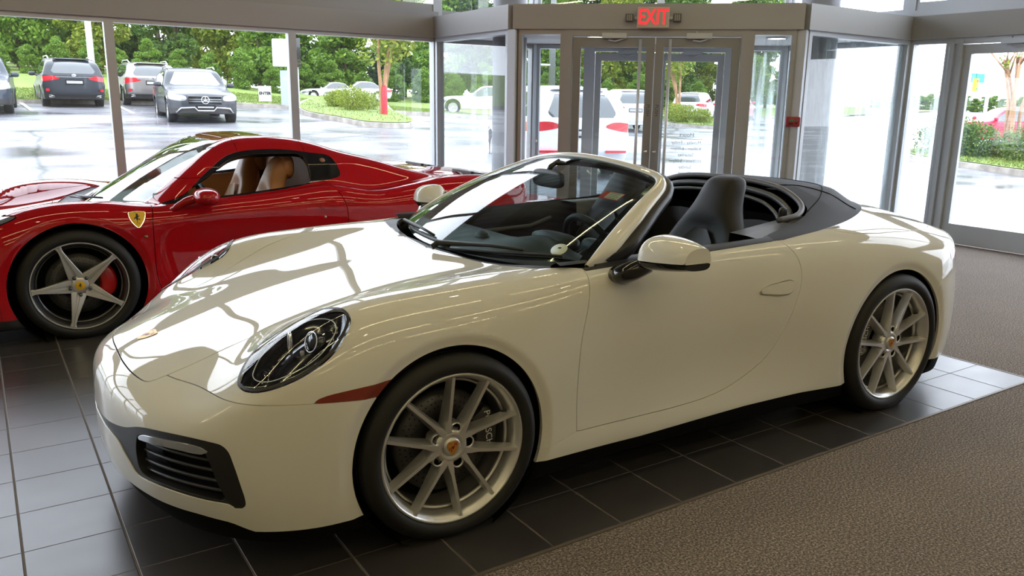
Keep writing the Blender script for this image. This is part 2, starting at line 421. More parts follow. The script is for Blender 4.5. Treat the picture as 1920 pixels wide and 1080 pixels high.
_t.inputs['Scale'].default_value = 1.2; _t.inputs['Detail'].default_value = 6; _r = _n.new('ShaderNodeMapRange'); _r.inputs[1].default_value = .45; _r.inputs[2].default_value = .72; _r.inputs[3].default_value = .03; _r.inputs[4].default_value = .42
_l.new(_c.outputs['Object'], _m.inputs[0]); _l.new(_m.outputs[0], _t.inputs['Vector']); _l.new(_t.outputs[0], _r.inputs[0])
for _x in _n:
    if _x.type == 'MIX_SHADER' and any(l.from_node.type == 'BSDF_TRANSLUCENT' for l in _x.inputs[2].links): _l.new(_r.outputs[0], _x.inputs[0])

def tile_material():
    m = mat('slate_floor_tile', (.03, .03, .03), .3, spec=1.); n, l, b = nodes(m)
    tc = n.new('ShaderNodeTexCoord'); sx = n.new('ShaderNodeSeparateXYZ'); l.new(tc.outputs['Object'], sx.inputs[0])
    def line(out, off, w):
        a = n.new('ShaderNodeMath'); a.operation = 'SUBTRACT'; l.new(out, a.inputs[0]); a.inputs[1].default_value = off
        d = n.new('ShaderNodeMath'); d.operation = 'DIVIDE'; l.new(a.outputs[0], d.inputs[0]); d.inputs[1].default_value = .3045
        p = n.new('ShaderNodeMath'); p.operation = 'PINGPONG'; l.new(d.outputs[0], p.inputs[0]); p.inputs[1].default_value = .5
        r = n.new('ShaderNodeMapRange'); r.interpolation_type = 'SMOOTHSTEP'; l.new(p.outputs[0], r.inputs[0]); r.inputs[1].default_value = w*.75/.3045; r.inputs[2].default_value = w*1.35/.3045; r.inputs[3].default_value = 1; r.inputs[4].default_value = 0
        f = n.new('ShaderNodeMath'); f.operation = 'FLOOR'; l.new(d.outputs[0], f.inputs[0])
        return r.outputs[0], f.outputs[0]
    gx, fx = line(sx.outputs[0], 3.58, .0038); gy, fy = line(sx.outputs[1], -1.137, .0020)
    mx = n.new('ShaderNodeMath'); mx.operation = 'MAXIMUM'; l.new(gx, mx.inputs[0]); l.new(gy, mx.inputs[1])
    cb = n.new('ShaderNodeCombineXYZ'); l.new(fx, cb.inputs[0]); l.new(fy, cb.inputs[1]); wn = n.new('ShaderNodeTexWhiteNoise'); l.new(cb.outputs[0], wn.inputs[0])
    no = n.new('ShaderNodeTexNoise'); no.inputs['Scale'].default_value = 3.5; no.inputs['Detail'].default_value = 6; mp = n.new('ShaderNodeMapping'); mp.inputs['Scale'].default_value = (1, 2.5, 1); l.new(tc.outputs['Object'], mp.inputs[0]); l.new(mp.outputs[0], no.inputs['Vector'])
    ad = n.new('ShaderNodeMath'); ad.operation = 'MULTIPLY_ADD'; l.new(wn.outputs[0], ad.inputs[0]); ad.inputs[1].default_value = .35; l.new(no.outputs[0], ad.inputs[2])
    c1 = n.new('ShaderNodeMix'); c1.data_type = 'RGBA'; l.new(ad.outputs[0], c1.inputs[0]); c1.inputs[6].default_value = (.026, .024, .024, 1); c1.inputs[7].default_value = (.044, .040, .038, 1)
    c2 = n.new('ShaderNodeMix'); c2.data_type = 'RGBA'; l.new(mx.outputs[0], c2.inputs[0]); l.new(c1.outputs[2], c2.inputs[6]); c2.inputs[7].default_value = (.10, .075, .055, 1)
    l.new(c2.outputs[2], b.inputs['Base Color'])
    r = n.new('ShaderNodeMapRange'); l.new(no.outputs[0], r.inputs[0]); r.inputs[3].default_value = .29; r.inputs[4].default_value = .38
    r2 = n.new('ShaderNodeMix'); l.new(mx.outputs[0], r2.inputs[0]); l.new(r.outputs[0], r2.inputs[2]); r2.inputs[3].default_value = .9; l.new(r2.outputs[0], b.inputs['Roughness'])
    iv = n.new('ShaderNodeMath'); iv.operation = 'SUBTRACT'; iv.inputs[0].default_value = 1; l.new(mx.outputs[0], iv.inputs[1])
    a2 = n.new('ShaderNodeMath'); a2.operation = 'MULTIPLY_ADD'; l.new(no.outputs[0], a2.inputs[0]); a2.inputs[1].default_value = .003; l.new(iv.outputs[0], a2.inputs[2])
    bp = n.new('ShaderNodeBump'); bp.inputs['Distance'].default_value = .0025; l.new(a2.outputs[0], bp.inputs['Height']); l.new(bp.outputs[0], b.inputs['Normal'])
    return m
def carpet_material():
    m = mat('loop_carpet', (.15, .12, .1), .95, spec=.2); n, l, b = nodes(m)
    tc = n.new('ShaderNodeTexCoord'); v = n.new('ShaderNodeTexVoronoi'); v.inputs['Scale'].default_value = 330; l.new(tc.outputs['Object'], v.inputs['Vector'])
    no = n.new('ShaderNodeTexNoise'); no.inputs['Scale'].default_value = 120; no.inputs['Detail'].default_value = 5; no.inputs['Roughness'].default_value = .75; l.new(tc.outputs['Object'], no.inputs['Vector'])
    n2 = n.new('ShaderNodeTexNoise'); n2.inputs['Scale'].default_value = 2.5; n2.inputs['Detail'].default_value = 5; l.new(tc.outputs['Object'], n2.inputs['Vector'])
    r = n.new('ShaderNodeValToRGB'); e = r.color_ramp.elements; e[0].position = .36; e[0].color = (.045, .038, .033, 1); e[1].position = .64; e[1].color = (.50, .42, .36, 1)
    x = e.new(.5); x.color = (.165, .138, .118, 1); l.new(no.outputs[0], r.inputs[0])
    mx = n.new('ShaderNodeMix'); mx.data_type = 'RGBA'; mx.blend_type = 'MULTIPLY'; mx.inputs[0].default_value = .5; l.new(r.outputs[0], mx.inputs[6])
    q = n.new('ShaderNodeMapRange'); l.new(n2.outputs[0], q.inputs[0]); q.inputs[3].default_value = .75; q.inputs[4].default_value = 1.25; l.new(q.outputs[0], mx.inputs[7]); l.new(mx.outputs[2], b.inputs['Base Color'])
    bp = n.new('ShaderNodeBump'); bp.inputs['Distance'].default_value = .0025; bp.inputs['Strength'].default_value = .6; l.new(no.outputs[0], bp.inputs['Height']); l.new(bp.outputs[0], b.inputs['Normal'])
    return m
M_tile = tile_material(); M_carpet = carpet_material()
def ST(o): o['kind'] = 'structure'; return o
XW, XE, YS, YN = -11., 7.82, -10., 6.5
inside = [(XW, YS), (XE, YS), (XE, O2[1]), O1, (XW, YN)]
b = MB(); b.prism([(XW-.1, YS-.1), (XE+.06, YS-.1), (XE+.06, O2[1]), (O1[0], YN+.06), (XW-.1, YN+.06)], -.25, 0, 'Z'); ST(b.build('floor', M_carpet))
b = MB(); b.prism([(XW, -1.137), (3.58, -1.137), (3.58, YN-.04), (XW, YN-.04)], .0, .003, 'Z'); ST(b.build('floor', M_tile))
b = MB(); b.box((XW, -1.150, 0), (3.59, -1.137, .0045)); b.box((3.58, -1.150, 0), (3.593, YN-.04, .0045)); ST(b.build('trim_1', mat('edge_strip', (.16, .13, .10), .5, .3)))
M_ceil = mat('ceiling_deck', (.30, .29, .27), .6); n_, l_, b_ = nodes(M_ceil)
_w = n_.new('ShaderNodeTexWave'); _w.inputs['Scale'].default_value = 1.6; _w.inputs['Distortion'].default_value = 0; _tc = n_.new('ShaderNodeTexCoord'); l_.new(_tc.outputs['Object'], _w.inputs['Vector'])
_bp = n_.new('ShaderNodeBump'); _bp.inputs['Distance'].default_value = .05; l_.new(_w.outputs[0], _bp.inputs['Height']); l_.new(_bp.outputs[0], b_.inputs['Normal'])
b = MB(); b.prism([(XW-.1, YS-.1), (XE+.12, YS-.1), (XE+.12, O2[1]+.1), (O1[0]+.1, YN+.12), (XW-.1, YN+.12)], CEIL, CEIL+.2, 'Z'); ST(b.build('ceiling', M_ceil))
M_wallb = mat('showroom_wall_beige', (.50, .43, .33), .7)
b = MB(); b.box((XW-.12, YS-.12, 0), (XE+.1, YS, CEIL)); ST(b.build('wall_back', M_wallb))
b = MB(); b.box((XW-.12, YS, 0), (XW, YN, CEIL)); ST(b.build('wall_left', M_wallb))
b = MB(); b.box((XE, YS, 0), (XE+.12, -3.2, CEIL)); ST(b.build('wall_right', M_wallb))
# dark joists under the deck
b = MB()
for k in range(8): b.box((XW, YS+1.2+2.1*k, CEIL-.30), (XE if YS+1.2+2.1*k < 4 else 5.2, YS+1.32+2.1*k, CEIL-.02))
ST(b.build('trim_2', mat('joist_paint', (.20, .19, .18), .6)))

def V2(p, q, s): d = math.hypot(q[0]-p[0], q[1]-p[1]); return (p[0]+(q[0]-p[0])*s/d, p[1]+(q[1]-p[1])*s/d)
wcount = [0]
def glazed(P, Q, s0, s1, z0, z1, pane=None, t=.05, dep=.10, m=None, bot=.09, side=.05):
    """one window: frame all round and its pane, between s0 and s1 along P-Q"""
    wcount[0] += 1; nm = 'window_%d' % wcount[0]; a, c = V2(P, Q, s0), V2(P, Q, s1); m = m or M_frame
    b = MB(); up = (0, 0, 1)
    e0, e1 = V2(P, Q, s0+side/2), V2(P, Q, s1-side/2)
    b.bar((*e0, z0), (*e0, z1), dep, side, up=(c[0]-a[0], c[1]-a[1], 0)); b.bar((*e1, z0), (*e1, z1), dep, side, up=(c[0]-a[0], c[1]-a[1], 0))
    b.bar((*V2(P, Q, s0+side), z0+bot/2), (*V2(P, Q, s1-side), z0+bot/2), dep, bot); b.bar((*V2(P, Q, s0+side), z1-t/2), (*V2(P, Q, s1-side), z1-t/2), dep, t)
    o = ST(b.build(nm, m))
    g = MB(); g.bar((*V2(P, Q, s0+side-.005), (z0+z1)/2), (*V2(P, Q, s1-side+.005), (z0+z1)/2), .006, z1-z0-t-bot+.02); g.build('pane', pane or M_pane, o)
    return o
# header bands
def band(P, Q, z0, z1, dep, name='trim_3', m=None, s0=0, s1=None):
    L = math.hypot(Q[0]-P[0], Q[1]-P[1]); a, c = V2(P, Q, s0), V2(P, Q, L if s1 is None else s1)
    b = MB(); b.bar((*a, (z0+z1)/2), (*c, (z0+z1)/2), dep, z1-z0); return ST(b.build(name, m or M_header))
LW = ((XW, YN), A_)
band((XW, YN), (O1[0], YN), H1, H2, .20, 'trim_3'); band((XW, YN-.01), (A_[0], YN-.01), H2, H3, .14, 'trim_4', M_frame)
band((A_[0], A_[1]-.06), (B_[0], B_[1]), H1, H2, .16, 'trim_5'); band(B_, C_, H1, H2, .16, 'trim_6'); band(C_, (D_[0]-.08, D_[1]), H1, H2, .16, 'trim_7')
band((XE, D_[1]+.07), (XE, -3.2), H1, H2, .20, 'trim_8'); band((XE-.01, O2[1]), (XE-.01, -3.2), H2, H3, .14, 'trim_9', M_frame_l)
band(O1, O2, H1, H2, .20, 'trim_10'); band((XE, O2[1]), (XE, D_[1]+.07), H1, H2, .2, 'trim_11')
b = MB(); b.prism([A_, (A_[0], A_[1]), O1, O2, D_, C_, B_], 2.262, 2.50, 'Z'); ST(b.build('ceiling', M_ceilv))
# left wall windows (lower and clerestory)
xs = [XW, -9.5, -7.6, -5.7, -3.8, -1.9, 0., 1.9, 3.78]
for i in range(8):
    glazed((XW, YN), (8, YN), xs[i]-XW, xs[i+1]-XW, 0, H1, t=.045, m=M_frame_l if i > 4 else M_frame, side=.045); glazed((XW, YN), (8, YN), xs[i]-XW, xs[i+1]-XW, H3, CEIL)
glazed((XW, YN), (8, YN), 3.78-XW, O1[0]-XW-.03, 0, H1); glazed((XW, YN), (8, YN), 3.78-XW, O1[0]-XW-.03, H2, CEIL)
# vestibule sides
La = math.hypot(A_[0]-B_[0], A_[1]-B_[1]); glazed(B_, A_, .05, La-.08, 0, H1, side=.05, m=M_frame_l)
Lc = D_[0]-C_[0]; glazed(C_, D_, .05, Lc-.06, 0, H1, pane=M_pane_dirty, side=.05, m=M_frame_l)
for nm, p in (('trim_12', B_), ('trim_13', C_)):
    b = MB(); q = Matrix.Rotation(math.radians(0), 3, 'Z'); b.box((p[0]-.055, p[1]-.055, 0), (p[0]+.055, p[1]+.055, H1), rz=math.radians(22.5 if nm == 'trim_12' else 22.5), piv=(p[0], p[1], 0), bev=.006); ST(b.build(nm, M_frame_l))
# inner doors in the slanted front
Ld = math.hypot(C_[0]-B_[0], C_[1]-B_[1]); DH = 2.17
glazed(B_, C_, .06, .56, 0, H1, side=.04); glazed(B_, C_, 2.50, Ld-.06, 0, H1, side=.04, pane=M_pane_dirty)
b = MB()
for s in (.605, 2.455):
    p = V2(B_, C_, s); b.bar((*p, 0), (*p, H1), .12, .09, up=(1, -1, 0))
p, q = V2(B_, C_, .56), V2(B_, C_, 2.5); b.bar((*p, H1-.035), (*q, H1-.035), .112, .07); b.bar((*V2(B_, C_, .65), .008), (*V2(B_, C_, 2.41), .008), .14, .016); ST(b.build('trim_14', M_frame))
e1 = Vector((C_[0]-B_[0], C_[1]-B_[1], 0)).normalized(); nin = Vector((e1.y, -e1.x, 0))            # along the front; nin points into the showroom
M_stile = mat('door_stile_grey', (.25, .255, .27), .4, .2)
def leaf(idx, P, Q, s0, s1, pull, h, words, mirror_hours=False, m=M_stile, closer=True, dirty=None):
    o = empty('door_%d' % idx); ST(o); e = Vector((Q[0]-P[0], Q[1]-P[1], 0)).normalized(); nn = Vector((e.y, -e.x, 0))
    at = lambda s, z, off=0: Vector((*V2(P, Q, s), z))+nn*off
    b = MB(); w = .085
    b.bar(at(s0+w/2, .01), at(s0+w/2, h), .045, w, up=e); b.bar(at(s1-w/2, .01), at(s1-w/2, h), .045, w, up=e); b.bar(at(s0+w, h-.05), at(s1-w, h-.05), .045, .10); b.bar(at(s0+w, .12), at(s1-w, .12), .045, .22)
    b.build('door_frame', m, o); g = MB(); g.bar(at(s0+w-.005, h/2+.065), at(s1-w+.005, h/2+.065), .008, h-.32+.01); g.build('pane', dirty or M_pane, o)
    if pull is not None:
        q = MB(); q.tube([at(pull, .12, .07), at(pull, h-.02, .07)], .0165, 14)
        for z in (.25, h-.15): q.tube([at(pull, z, .0), at(pull, z, .07)], .008, 8)
        q.build('pull_bar', mat('pull_bar_steel', (.62, .63, .65), .3, .35), o)
        st = s1-w/2 if abs(pull-s1) < abs(pull-s0) else s0+w/2
        pr = st
        text_mesh('push_lettering', words, .052, mat('push_print', (.06, .06, .06), .5), frameM(at(pr, 1.42, .0235), (0, 0, -1), e), o, .0004)
        lk = MB(); lk.lathe([(0, 0), (.016, 0), (.018, .004), (.018, .012)], axis='Z', n=20); lk.xf(Matrix.Translation(at(pr, .98, .035)) @ Matrix(((e.x, 0, -nn.x, 0), (e.y, 0, -nn.y, 0), (0, 1, 0, 0), (0, 0, 0, 1)))); lk.build('lock', M_chrome, o)
    if closer:
        c = MB(); mid = (s0+s1)/2; c.bar(at(mid-.12, h+.015, .055), at(mid+.14, h+.015, .055), .055, .055); c.tube([at(mid-.05, h-.03, .06), at(mid+.02, h-.045, .10), at(mid+.12, h-.01, .04)], .008, 8); c.tube([at(mid-.02, h+.04, .06), at(mid-.02, h+.06, .06)], .008, 8); c.build('door_closer', M_frame_l, o)
    return o
leaf(1, B_, C_, .655, 1.525, 1.375, DH, 'PUSH'); leaf(2, B_, C_, 1.535, 2.405, 1.685, DH, 'PUSH')
# outer slanted front with its own doors
Lo = math.hypot(O2[0]-O1[0], O2[1]-O1[1])
glazed(O1, O2, .03, .74, 0, H1, m=M_frame_l); glazed(O1, O2, 2.68, Lo-.03, 0, H1, pane=M_pane_dirty, m=M_frame_l)
b = MB()
for s in (.79, 2.63): p = V2(O1, O2, s); b.bar((*p, 0), (*p, H1), .12, .10, up=(1, -1, 0))
b.bar((*V2(O1, O2, .74), H1-.04), (*V2(O1, O2, 2.68), H1-.04), .112, .08); ST(b.build('trim_15', M_frame_l))
leaf(3, O1, O2, .845, 1.705, None, 2.15, '', m=M_frame_l); d4 = leaf(4, O1, O2, 1.715, 2.575, None, 2.15, '', m=M_frame_l)
glazed((XE, O2[1]), D_, .03, O2[1]-D_[1]-.06, 0, H1, pane=M_pane_dirty, m=M_frame_l)
for nm, p in (('trim_16', O1), ('trim_17', O2), ('trim_18', (A_[0], A_[1])), ('trim_19', D_)):
    b = MB(); b.box((p[0]-.062, p[1]-.062, 0), (p[0]+.062, p[1]+.062, CEIL)); ST(b.build(nm, M_frame_l))
# clerestory over the vestibule
for k in range(2): glazed(O1, O2, .03+k*(Lo-.06)/2, .03+(k+1)*(Lo-.06)/2, H2, CEIL, m=M_frame_l)
glazed((XE, O2[1]), (XE, -3.2), .05, O2[1]-D_[1]-.05, H2, CEIL, m=M_frame_l)
# opening-hours lettering, read from outside (so mirrored in here)
e = Vector((O2[0]-O1[0], O2[1]-O1[1], 0)).normalized(); nn = Vector((e.y, -e.x, 0)); M_hours = mat('hours_print', (.42, .43, .44), .6)
for k, (wd, sz) in enumerate((('Hours', .078), ('Monday - Friday', .062), ('9:00am - 6:00pm', .062), ('Saturday', .062), ('10:00am - 5:00pm', .062), ('Sunday', .062), ('Closed', .062))):
    z = 1.075-.084*k-(.02 if k else 0); c = Vector((*V2(O1, O2, 2.14), z))+nn*.006
    text_mesh('hours_lettering', wd, sz, M_hours, frameM(c, -e, (0, 0, 1)), d4, .0003)
b = MB(); c0 = Vector((*V2(O1, O2, 1.92), 1.018))+nn*.006; c1 = Vector((*V2(O1, O2, 2.36), 1.018))+nn*.006; b.bar(c0, c1, .001, .004); b.build('hours_rule', M_hours, d4)
# right wall: sidelight, sliding door, windows
P, Q = (XE, D_[1]), (XE, -3.2)
glazed(P, Q, .06, .50, 0, H1, pane=M_pane_dirty, side=.03, m=M_frame_l)
b = MB()
for s in (.545, .60, .645): p = V2(P, Q, s); b.bar((*p, 0), (*p, H1), .12 if s != .60 else .07, .045, up=(0, 1, 0))
b.bar((*V2(P, Q, .5), H1-.03), (*V2(P, Q, 3.0), H1-.03), .112, .06); ST(b.build('trim_20', M_frame_l))
leaf(5, P, Q, .665, 1.72, None, 2.18, '', m=M_frame_l, closer=True); leaf(6, P, Q, 1.73, 2.78, None, 2.18, '', m=M_frame_l)
glazed(P, Q, 2.85, 5.69, 0, H1, m=M_frame_l)
for k in range(3): glazed(P, Q, .05+k*1.88, .05+(k+1)*1.88, H3, CEIL, m=M_frame_l)
# columns in the vestibule
M_colm = mat('column_paint_grey', (.20, .21, .24), .35)
for p in ((4.46, 5.80), (6.90, 3.05)):
    b = MB(); b.lathe([(.215, 0), (.215, 2.262)], c=(p[0], p[1], 0), axis='Z', n=48); b.lathe([(.215, 2.50), (.215, CEIL)], c=(p[0], p[1], 0), axis='Z', n=48); b.lathe([(.225, 0), (.225, .1), (.215, .1)], c=(p[0], p[1], 0), axis='Z', n=48)
    ob = b.build('column', M_colm); props(ob, 'round dark grey column standing %s the entrance doors' % ('left of' if p[0] < 5 else 'right of'), 'column', 'round columns in the entrance')
# vestibule ceiling lamps
for p, w in (((5.0, 4.75), 'left'), ((6.55, 3.35), 'right')):
    b = MB(); b.lathe([(.12, 0), (.125, -.012), (.10, -.018)], c=(p[0], p[1], 2.262), axis='Z', n=32); ob = b.build('ceiling_lamp', M_frame_l); props(ob, 'round recessed ceiling lamp at the %s end of the entrance vestibule' % w, 'lamp', 'vestibule ceiling lamps')
    q = MB(); q.lathe([(0, -.016), (.10, -.016)], c=(p[0], p[1], 2.262), axis='Z', n=24); q.build('lamp_glass', mat('lamp_diffuser', (.7, .7, .68), .5, emit=(1, .95, .85), es=8.), ob)  # glow added to brighten the vestibule
# exit sign with its two lamp heads
c = Vector((*V2(B_, C_, 1.50), 2.358))+nin*.135
ex = empty('exit_sign', tuple(c), label='lit exit sign with red letters above the double entrance doors', cat='sign'); MX = frameM((0, 0, 0), e1, (0, 0, 1))
b = MB(); b.box((-.165, -.105, -.025), (.165, .105, .025), bev=.008); b.xf(MX).build('sign_box', mat('sign_beige', (.50, .44, .36), .5), ex)
text_mesh('exit_lettering', 'EXIT', .185, mat('exit_red', (.8, .02, .03), .4, emit=(1, .03, .05), es=.9), MX @ Matrix.Translation((0, 0, .027)) @ Matrix.Diagonal((.82, 1.15, 1, 1)), ex, .001, bold=.0035)
b = MB(); b.box((-.03, -.03, -.06), (.03, .03, -.02)); b.xf(MX).build('sign_bracket', M_frame, ex)
for k, s in enumerate((-1, 1)):
    lo = empty('emergency_lamp', tuple(c+e1*(.245*s)), label='small dark emergency lamp head %s the exit sign' % ('left of' if s < 0 else 'right of'), cat='lamp', group='emergency lamp heads')
    b = MB(); b.box((-.042, -.04, -.03), (.042, .04, .02), bev=.008); b.xf(MX).build('lamp_housing', mat('lamp_grey', (.10, .10, .09), .5), lo)
    b = MB()
    for t in (-.02, 0, .02): b.box((t-.006, -.03, .02), (t+.006, .03, .024))
    b.xf(MX).build('lamp_grille', mat('lamp_lens', (.30, .28, .24), .3), lo); b = MB(); b.box((-.05*s, -.012, -.045), (-.085*s, .012, -.01)); b.xf(MX).build('lamp_arm', M_frame_l, lo)
# red alarm box on the post
c = Vector((*V2(B_, C_, 2.985), 1.335))+nin*.075
al = empty('alarm_box', tuple(c), label='red alarm box fixed to the post right of the doors', cat='alarm')
b = MB(); b.box((-.072, -.05, -.03), (.072, .05, .02), bev=.012); b.xf(MX).build('box_body', mat('alarm_red', (.33, .01, .02), .4), al)
b = MB(); b.box((-.045, .005, .02), (.012, .028, .022)); b.box((.03, .01, .02), (.045, .028, .022)); b.xf(MX).build('display', mat('alarm_green', (.05, .16, .08), .3), al)
b = MB(); b.box((-.045, -.03, .02), (.0, -.01, .022)); b.box((.02, -.02, .02), (.045, -.005, .022)); b.xf(MX).build('keypad', M_blackp, al)

# ------------------------------------------------------------------ ceiling lamps of the showroom, with added unseen spots
M_tube = mat('lamp_tube', (.9, .9, .85), .5, emit=STRIP_C, es=STRIP_E); M_spot = mat('spot_glow', (.9, .9, .85), .5, emit=(1, .86, .62), es=SPOT_E)
k = 0
for yy, x0, x1 in ((-1.9, -9.5, 6.6), (-4.6, -9.5, 6.6), (-7.4, -9.5, 6.6), (1.3, -9.5, 5.0)):
    n = 7 if yy < 0 else 6
    for i in range(n):
        a = x0+(x1-x0)*i/n; k += 1
        o = empty('strip_light', (a, yy, CEIL-.42), label='long ceiling tube lamp hanging over the showroom', cat='lamp', group='ceiling tube lamps out of frame')
        b = MB(); b.box((.0, -.06, .0), ((x1-x0)/n-.25, .06, .05)); b.build('housing', M_ceilv, o); b = MB(); b.box((.03, -.013, -.025), ((x1-x0)/n-.28, .013, 0)); b.build('tube', M_tube, o)
for (x, y) in [(-6, -3.2), (-3, -3.2), (0, -3.2), (3, -3.2), (6, -3.2), (-4.5, -.2), (-1.5, -.2), (1.5, -.2), (4.5, -.2), (-3, -6), (0, -6), (3, -6)]:
    o = empty('added_spot', (x, y, CEIL-.30), label='small round unseen ceiling spot added to light the showroom', cat='lamp', group='added ceiling spots out of frame'); b = MB(); b.lathe([(.07, .12), (.07, 0), (.06, -.01)], axis='Z', n=20); b.build('housing', M_black, o); b = MB(); b.lathe([(0, 0), (.058, 0)], axis='Z', n=20); b.build('bulb', M_spot, o)  # unseen spots, added to help light the room
# ------------------------------------------------------------------ the white convertible: shape
_f2, _r2, _u2 = cam_basis(.5681); CAM_C = np.array([-1.1871, -3.2012, 1.5015])     # the camera in the white car's own axes
def pix_ray(u, v): 
    d = _f2+_r2*(u-990)/FOC-_u2*(v-540)/FOC; return d/np.linalg.norm(d)
PT = Tab([-1.15, -1.0, -.9, -.8, -.7, -.6, -.5, -.4, -.3, -.2, 0, .2, .4, .6, .9, 1.2, 1.5, 1.8, 2.1, 2.4, 2.7, 3.0, 3.2, 3.4, 3.6],
         [0, .2, .4, .55, .66, .74, .82, .90, 1.0], [
    [.42, .42, .41, .38, .35, .32, .28, .2, .1],
    [.552, .543, .505, .46, .42, .39, .35, .31, .24],
    [.600, .592, .558, .515, .480, .455, .42, .37, .30],
    [.632, .626, .598, .563, .538, .515, .48, .43, .36],
    [.662, .659, .640, .612, .600, .585, .55, .50, .41],
    [.690, .688, .678, .682, .695, .682, .64, .58, .49],
    [.715, .713, .706, .728, .764, .758, .72, .66, .55],
    [.739, .737, .735, .768, .816, .816, .782, .72, .60],
    [.760, .758, .758, .792, .842, .844, .815, .755, .62],
    [.780, .778, .780, .812, .856, .860, .832, .775, .64],
    [.813, .811, .815, .838, .868, .872, .848, .79, .66],
    [.845, .843, .845, .858, .880, .882, .858, .805, .68],
    [.878, .876, .873, .878, .888, .888, .868, .82, .70],
    [.915, .912, .905, .900, .900, .897, .886, .845, .74],
    [.95, .945, .935, .925, .918, .912, .903, .875, .79],
    [.98, .975, .96, .94, .93, .922, .912, .885, .80],
    [1.01, 1.005, .99, .965, .945, .933, .920, .893, .81],
    [1.045, 1.04, 1.02, .99, .965, .945, .925, .895, .81],
    [1.065, 1.06, 1.04, 1.008, .978, .952, .925, .89, .80],
    [1.055, 1.05, 1.032, 1.003, .973, .945, .912, .87, .77],
    [1.015, 1.01, .995, .970, .943, .913, .878, .83, .72],
    [.950, .945, .93, .907, .88, .85, .81, .76, .65],
    [.895, .89, .878, .857, .83, .795, .755, .70, .58],
    [.825, .822, .81, .79, .76, .725, .68, .62, .50],
    [.73, .73, .72, .70, .67, .63, .58, .52, .40]], .1, .07, True)
PW = Tab([-1.1, -.7, -.4, 0, .35, .7, 1.2, 1.7, 2.1, 2.45, 2.9, 3.3, 3.6], [.1, .2, .3, .4, .5, .6, .7, .8, .9, 1.0], [
    [.86, .87, .88, .885, .885, .88, .86, .83, .79, .74],
    [.87, .885, .893, .897, .897, .89, .872, .84, .80, .75],
    [.88, .895, .903, .908, .909, .903, .89, .865, .825, .77],
    [.885, .90, .908, .913, .914, .908, .897, .875, .84, .79],
    [.875, .895, .895, .898, .900, .897, .888, .87, .84, .79],
    [.84, .888, .872, .866, .868, .872, .870, .857, .832, .79],
    [.84, .888, .868, .858, .862, .870, .870, .860, .838, .80],
    [.85, .895, .886, .884, .890, .897, .896, .884, .855, .81],
    [.87, .912, .915, .919, .923, .923, .918, .902, .868, .82],
    [.89, .918, .923, .926, .927, .926, .920, .905, .872, .82],
    [.87, .900, .915, .920, .920, .915, .903, .88, .84, .79],
    [.80, .84, .87, .88, .88, .87, .85, .82, .78, .73],
    [.76, .80, .83, .84, .84, .83, .81, .78, .74, .70]], .1, .05)
PX = Tab([0, .2, .4, .55, .7, .8, .87, .93, 1.0], [.1, .2, .3, .4, .5, .6, .7, .8], [      # nose: x at (y, z)
    [-.94, -.995, -1.012, -1.012, -1.008, -.998, -.975, -.945],
    [-.93, -.985, -1.002, -1.002, -.998, -.988, -.965, -.935],
    [-.885, -.94, -.955, -.957, -.955, -.945, -.925, -.90],
    [-.835, -.885, -.905, -.91, -.905, -.893, -.87, -.845],
    [-.745, -.79, -.815, -.82, -.812, -.797, -.772, -.745],
    [-.65, -.69, -.715, -.72, -.71, -.69, -.66, -.63],
    [-.54, -.58, -.60, -.60, -.59, -.57, -.54, -.50],
    [-.38, -.41, -.43, -.43, -.42, -.40, -.37, -.34],
    [-.10, -.12, -.13, -.13, -.12, -.10, -.08, -.05]], .07, .05, False)
PR = Tab([0, .2, .4, .55, .7, .8, .87, .93, 1.0], [.1, .25, .4, .5, .6, .7, .8, .9], [
    [3.38, 3.45, 3.50, 3.515, 3.52, 3.51, 3.47, 3.38],
    [3.375, 3.445, 3.495, 3.51, 3.515, 3.503, 3.46, 3.37],
    [3.35, 3.42, 3.47, 3.485, 3.49, 3.475, 3.43, 3.34],
    [3.31, 3.38, 3.425, 3.44, 3.44, 3.425, 3.38, 3.29],
    [3.18, 3.25, 3.285, 3.285, 3.275, 3.255, 3.215, 3.14],
    [3.05, 3.11, 3.135, 3.13, 3.115, 3.10, 3.06, 2.99],
    [2.94, 2.99, 3.01, 3.00, 2.985, 2.96, 2.92, 2.86],
    [2.79, 2.83, 2.85, 2.84, 2.825, 2.80, 2.75, 2.68],
    [2.5, 2.54, 2.55, 2.54, 2.52, 2.49, 2.43, 2.35]], .07, .06, False)
PWH = [(0., .333, .366, .340, .2705, .905), (2.45, .350, .378, .358, .283, .918)]     # x, z, arch radius, tyre radius, rim radius, outer plane
def porsche_F(P):
    x, y, z = P[:, 0], np.abs(P[:, 1]), P[:, 2]
    w = PW(x, z)
    for cx, cz, R, _, _, _ in PWH:                                # soft bevel around the wheel openings
        r = np.sqrt((x-cx)**2+(z-cz)**2); t = np.clip((R+.045-r)/.05, 0, 1.2); w = w-.014*t*t*(3-2*np.minimum(t, 1))
    f = smax(z-PT(x, y), y-w, .11)
    f = smax(f, PX(y, z)-x, .10)
    f = smax(f, x-PR(y, z), .08)
    f = smax(f, .10-z, .05)
    return f
def trace(F, pts, t0=1.0, t1=9.):
    """where the sight lines through these photo points meet the body"""
    D = np.array([pix_ray(*p) for p in pts]); lo = np.full(len(D), t0); hi = np.full(len(D), np.nan)
    prev = np.full(len(D), t0)
    for t in np.arange(t0, t1, .01):
        f = F(CAM_C+D*t); h = (f < 0) & np.isnan(hi); hi[h] = t; lo[h] = t-.01
    ok = ~np.isnan(hi); h2 = np.where(ok, hi, t1)
    for _ in range(15):
        m = (lo+h2)/2; f = F(CAM_C+D*m[:, None]); h2 = np.where(f < 0, m, h2); lo = np.where(f < 0, lo, m)
    P = CAM_C+D*((lo+h2)/2)[:, None]; P[~ok] = np.nan; return P
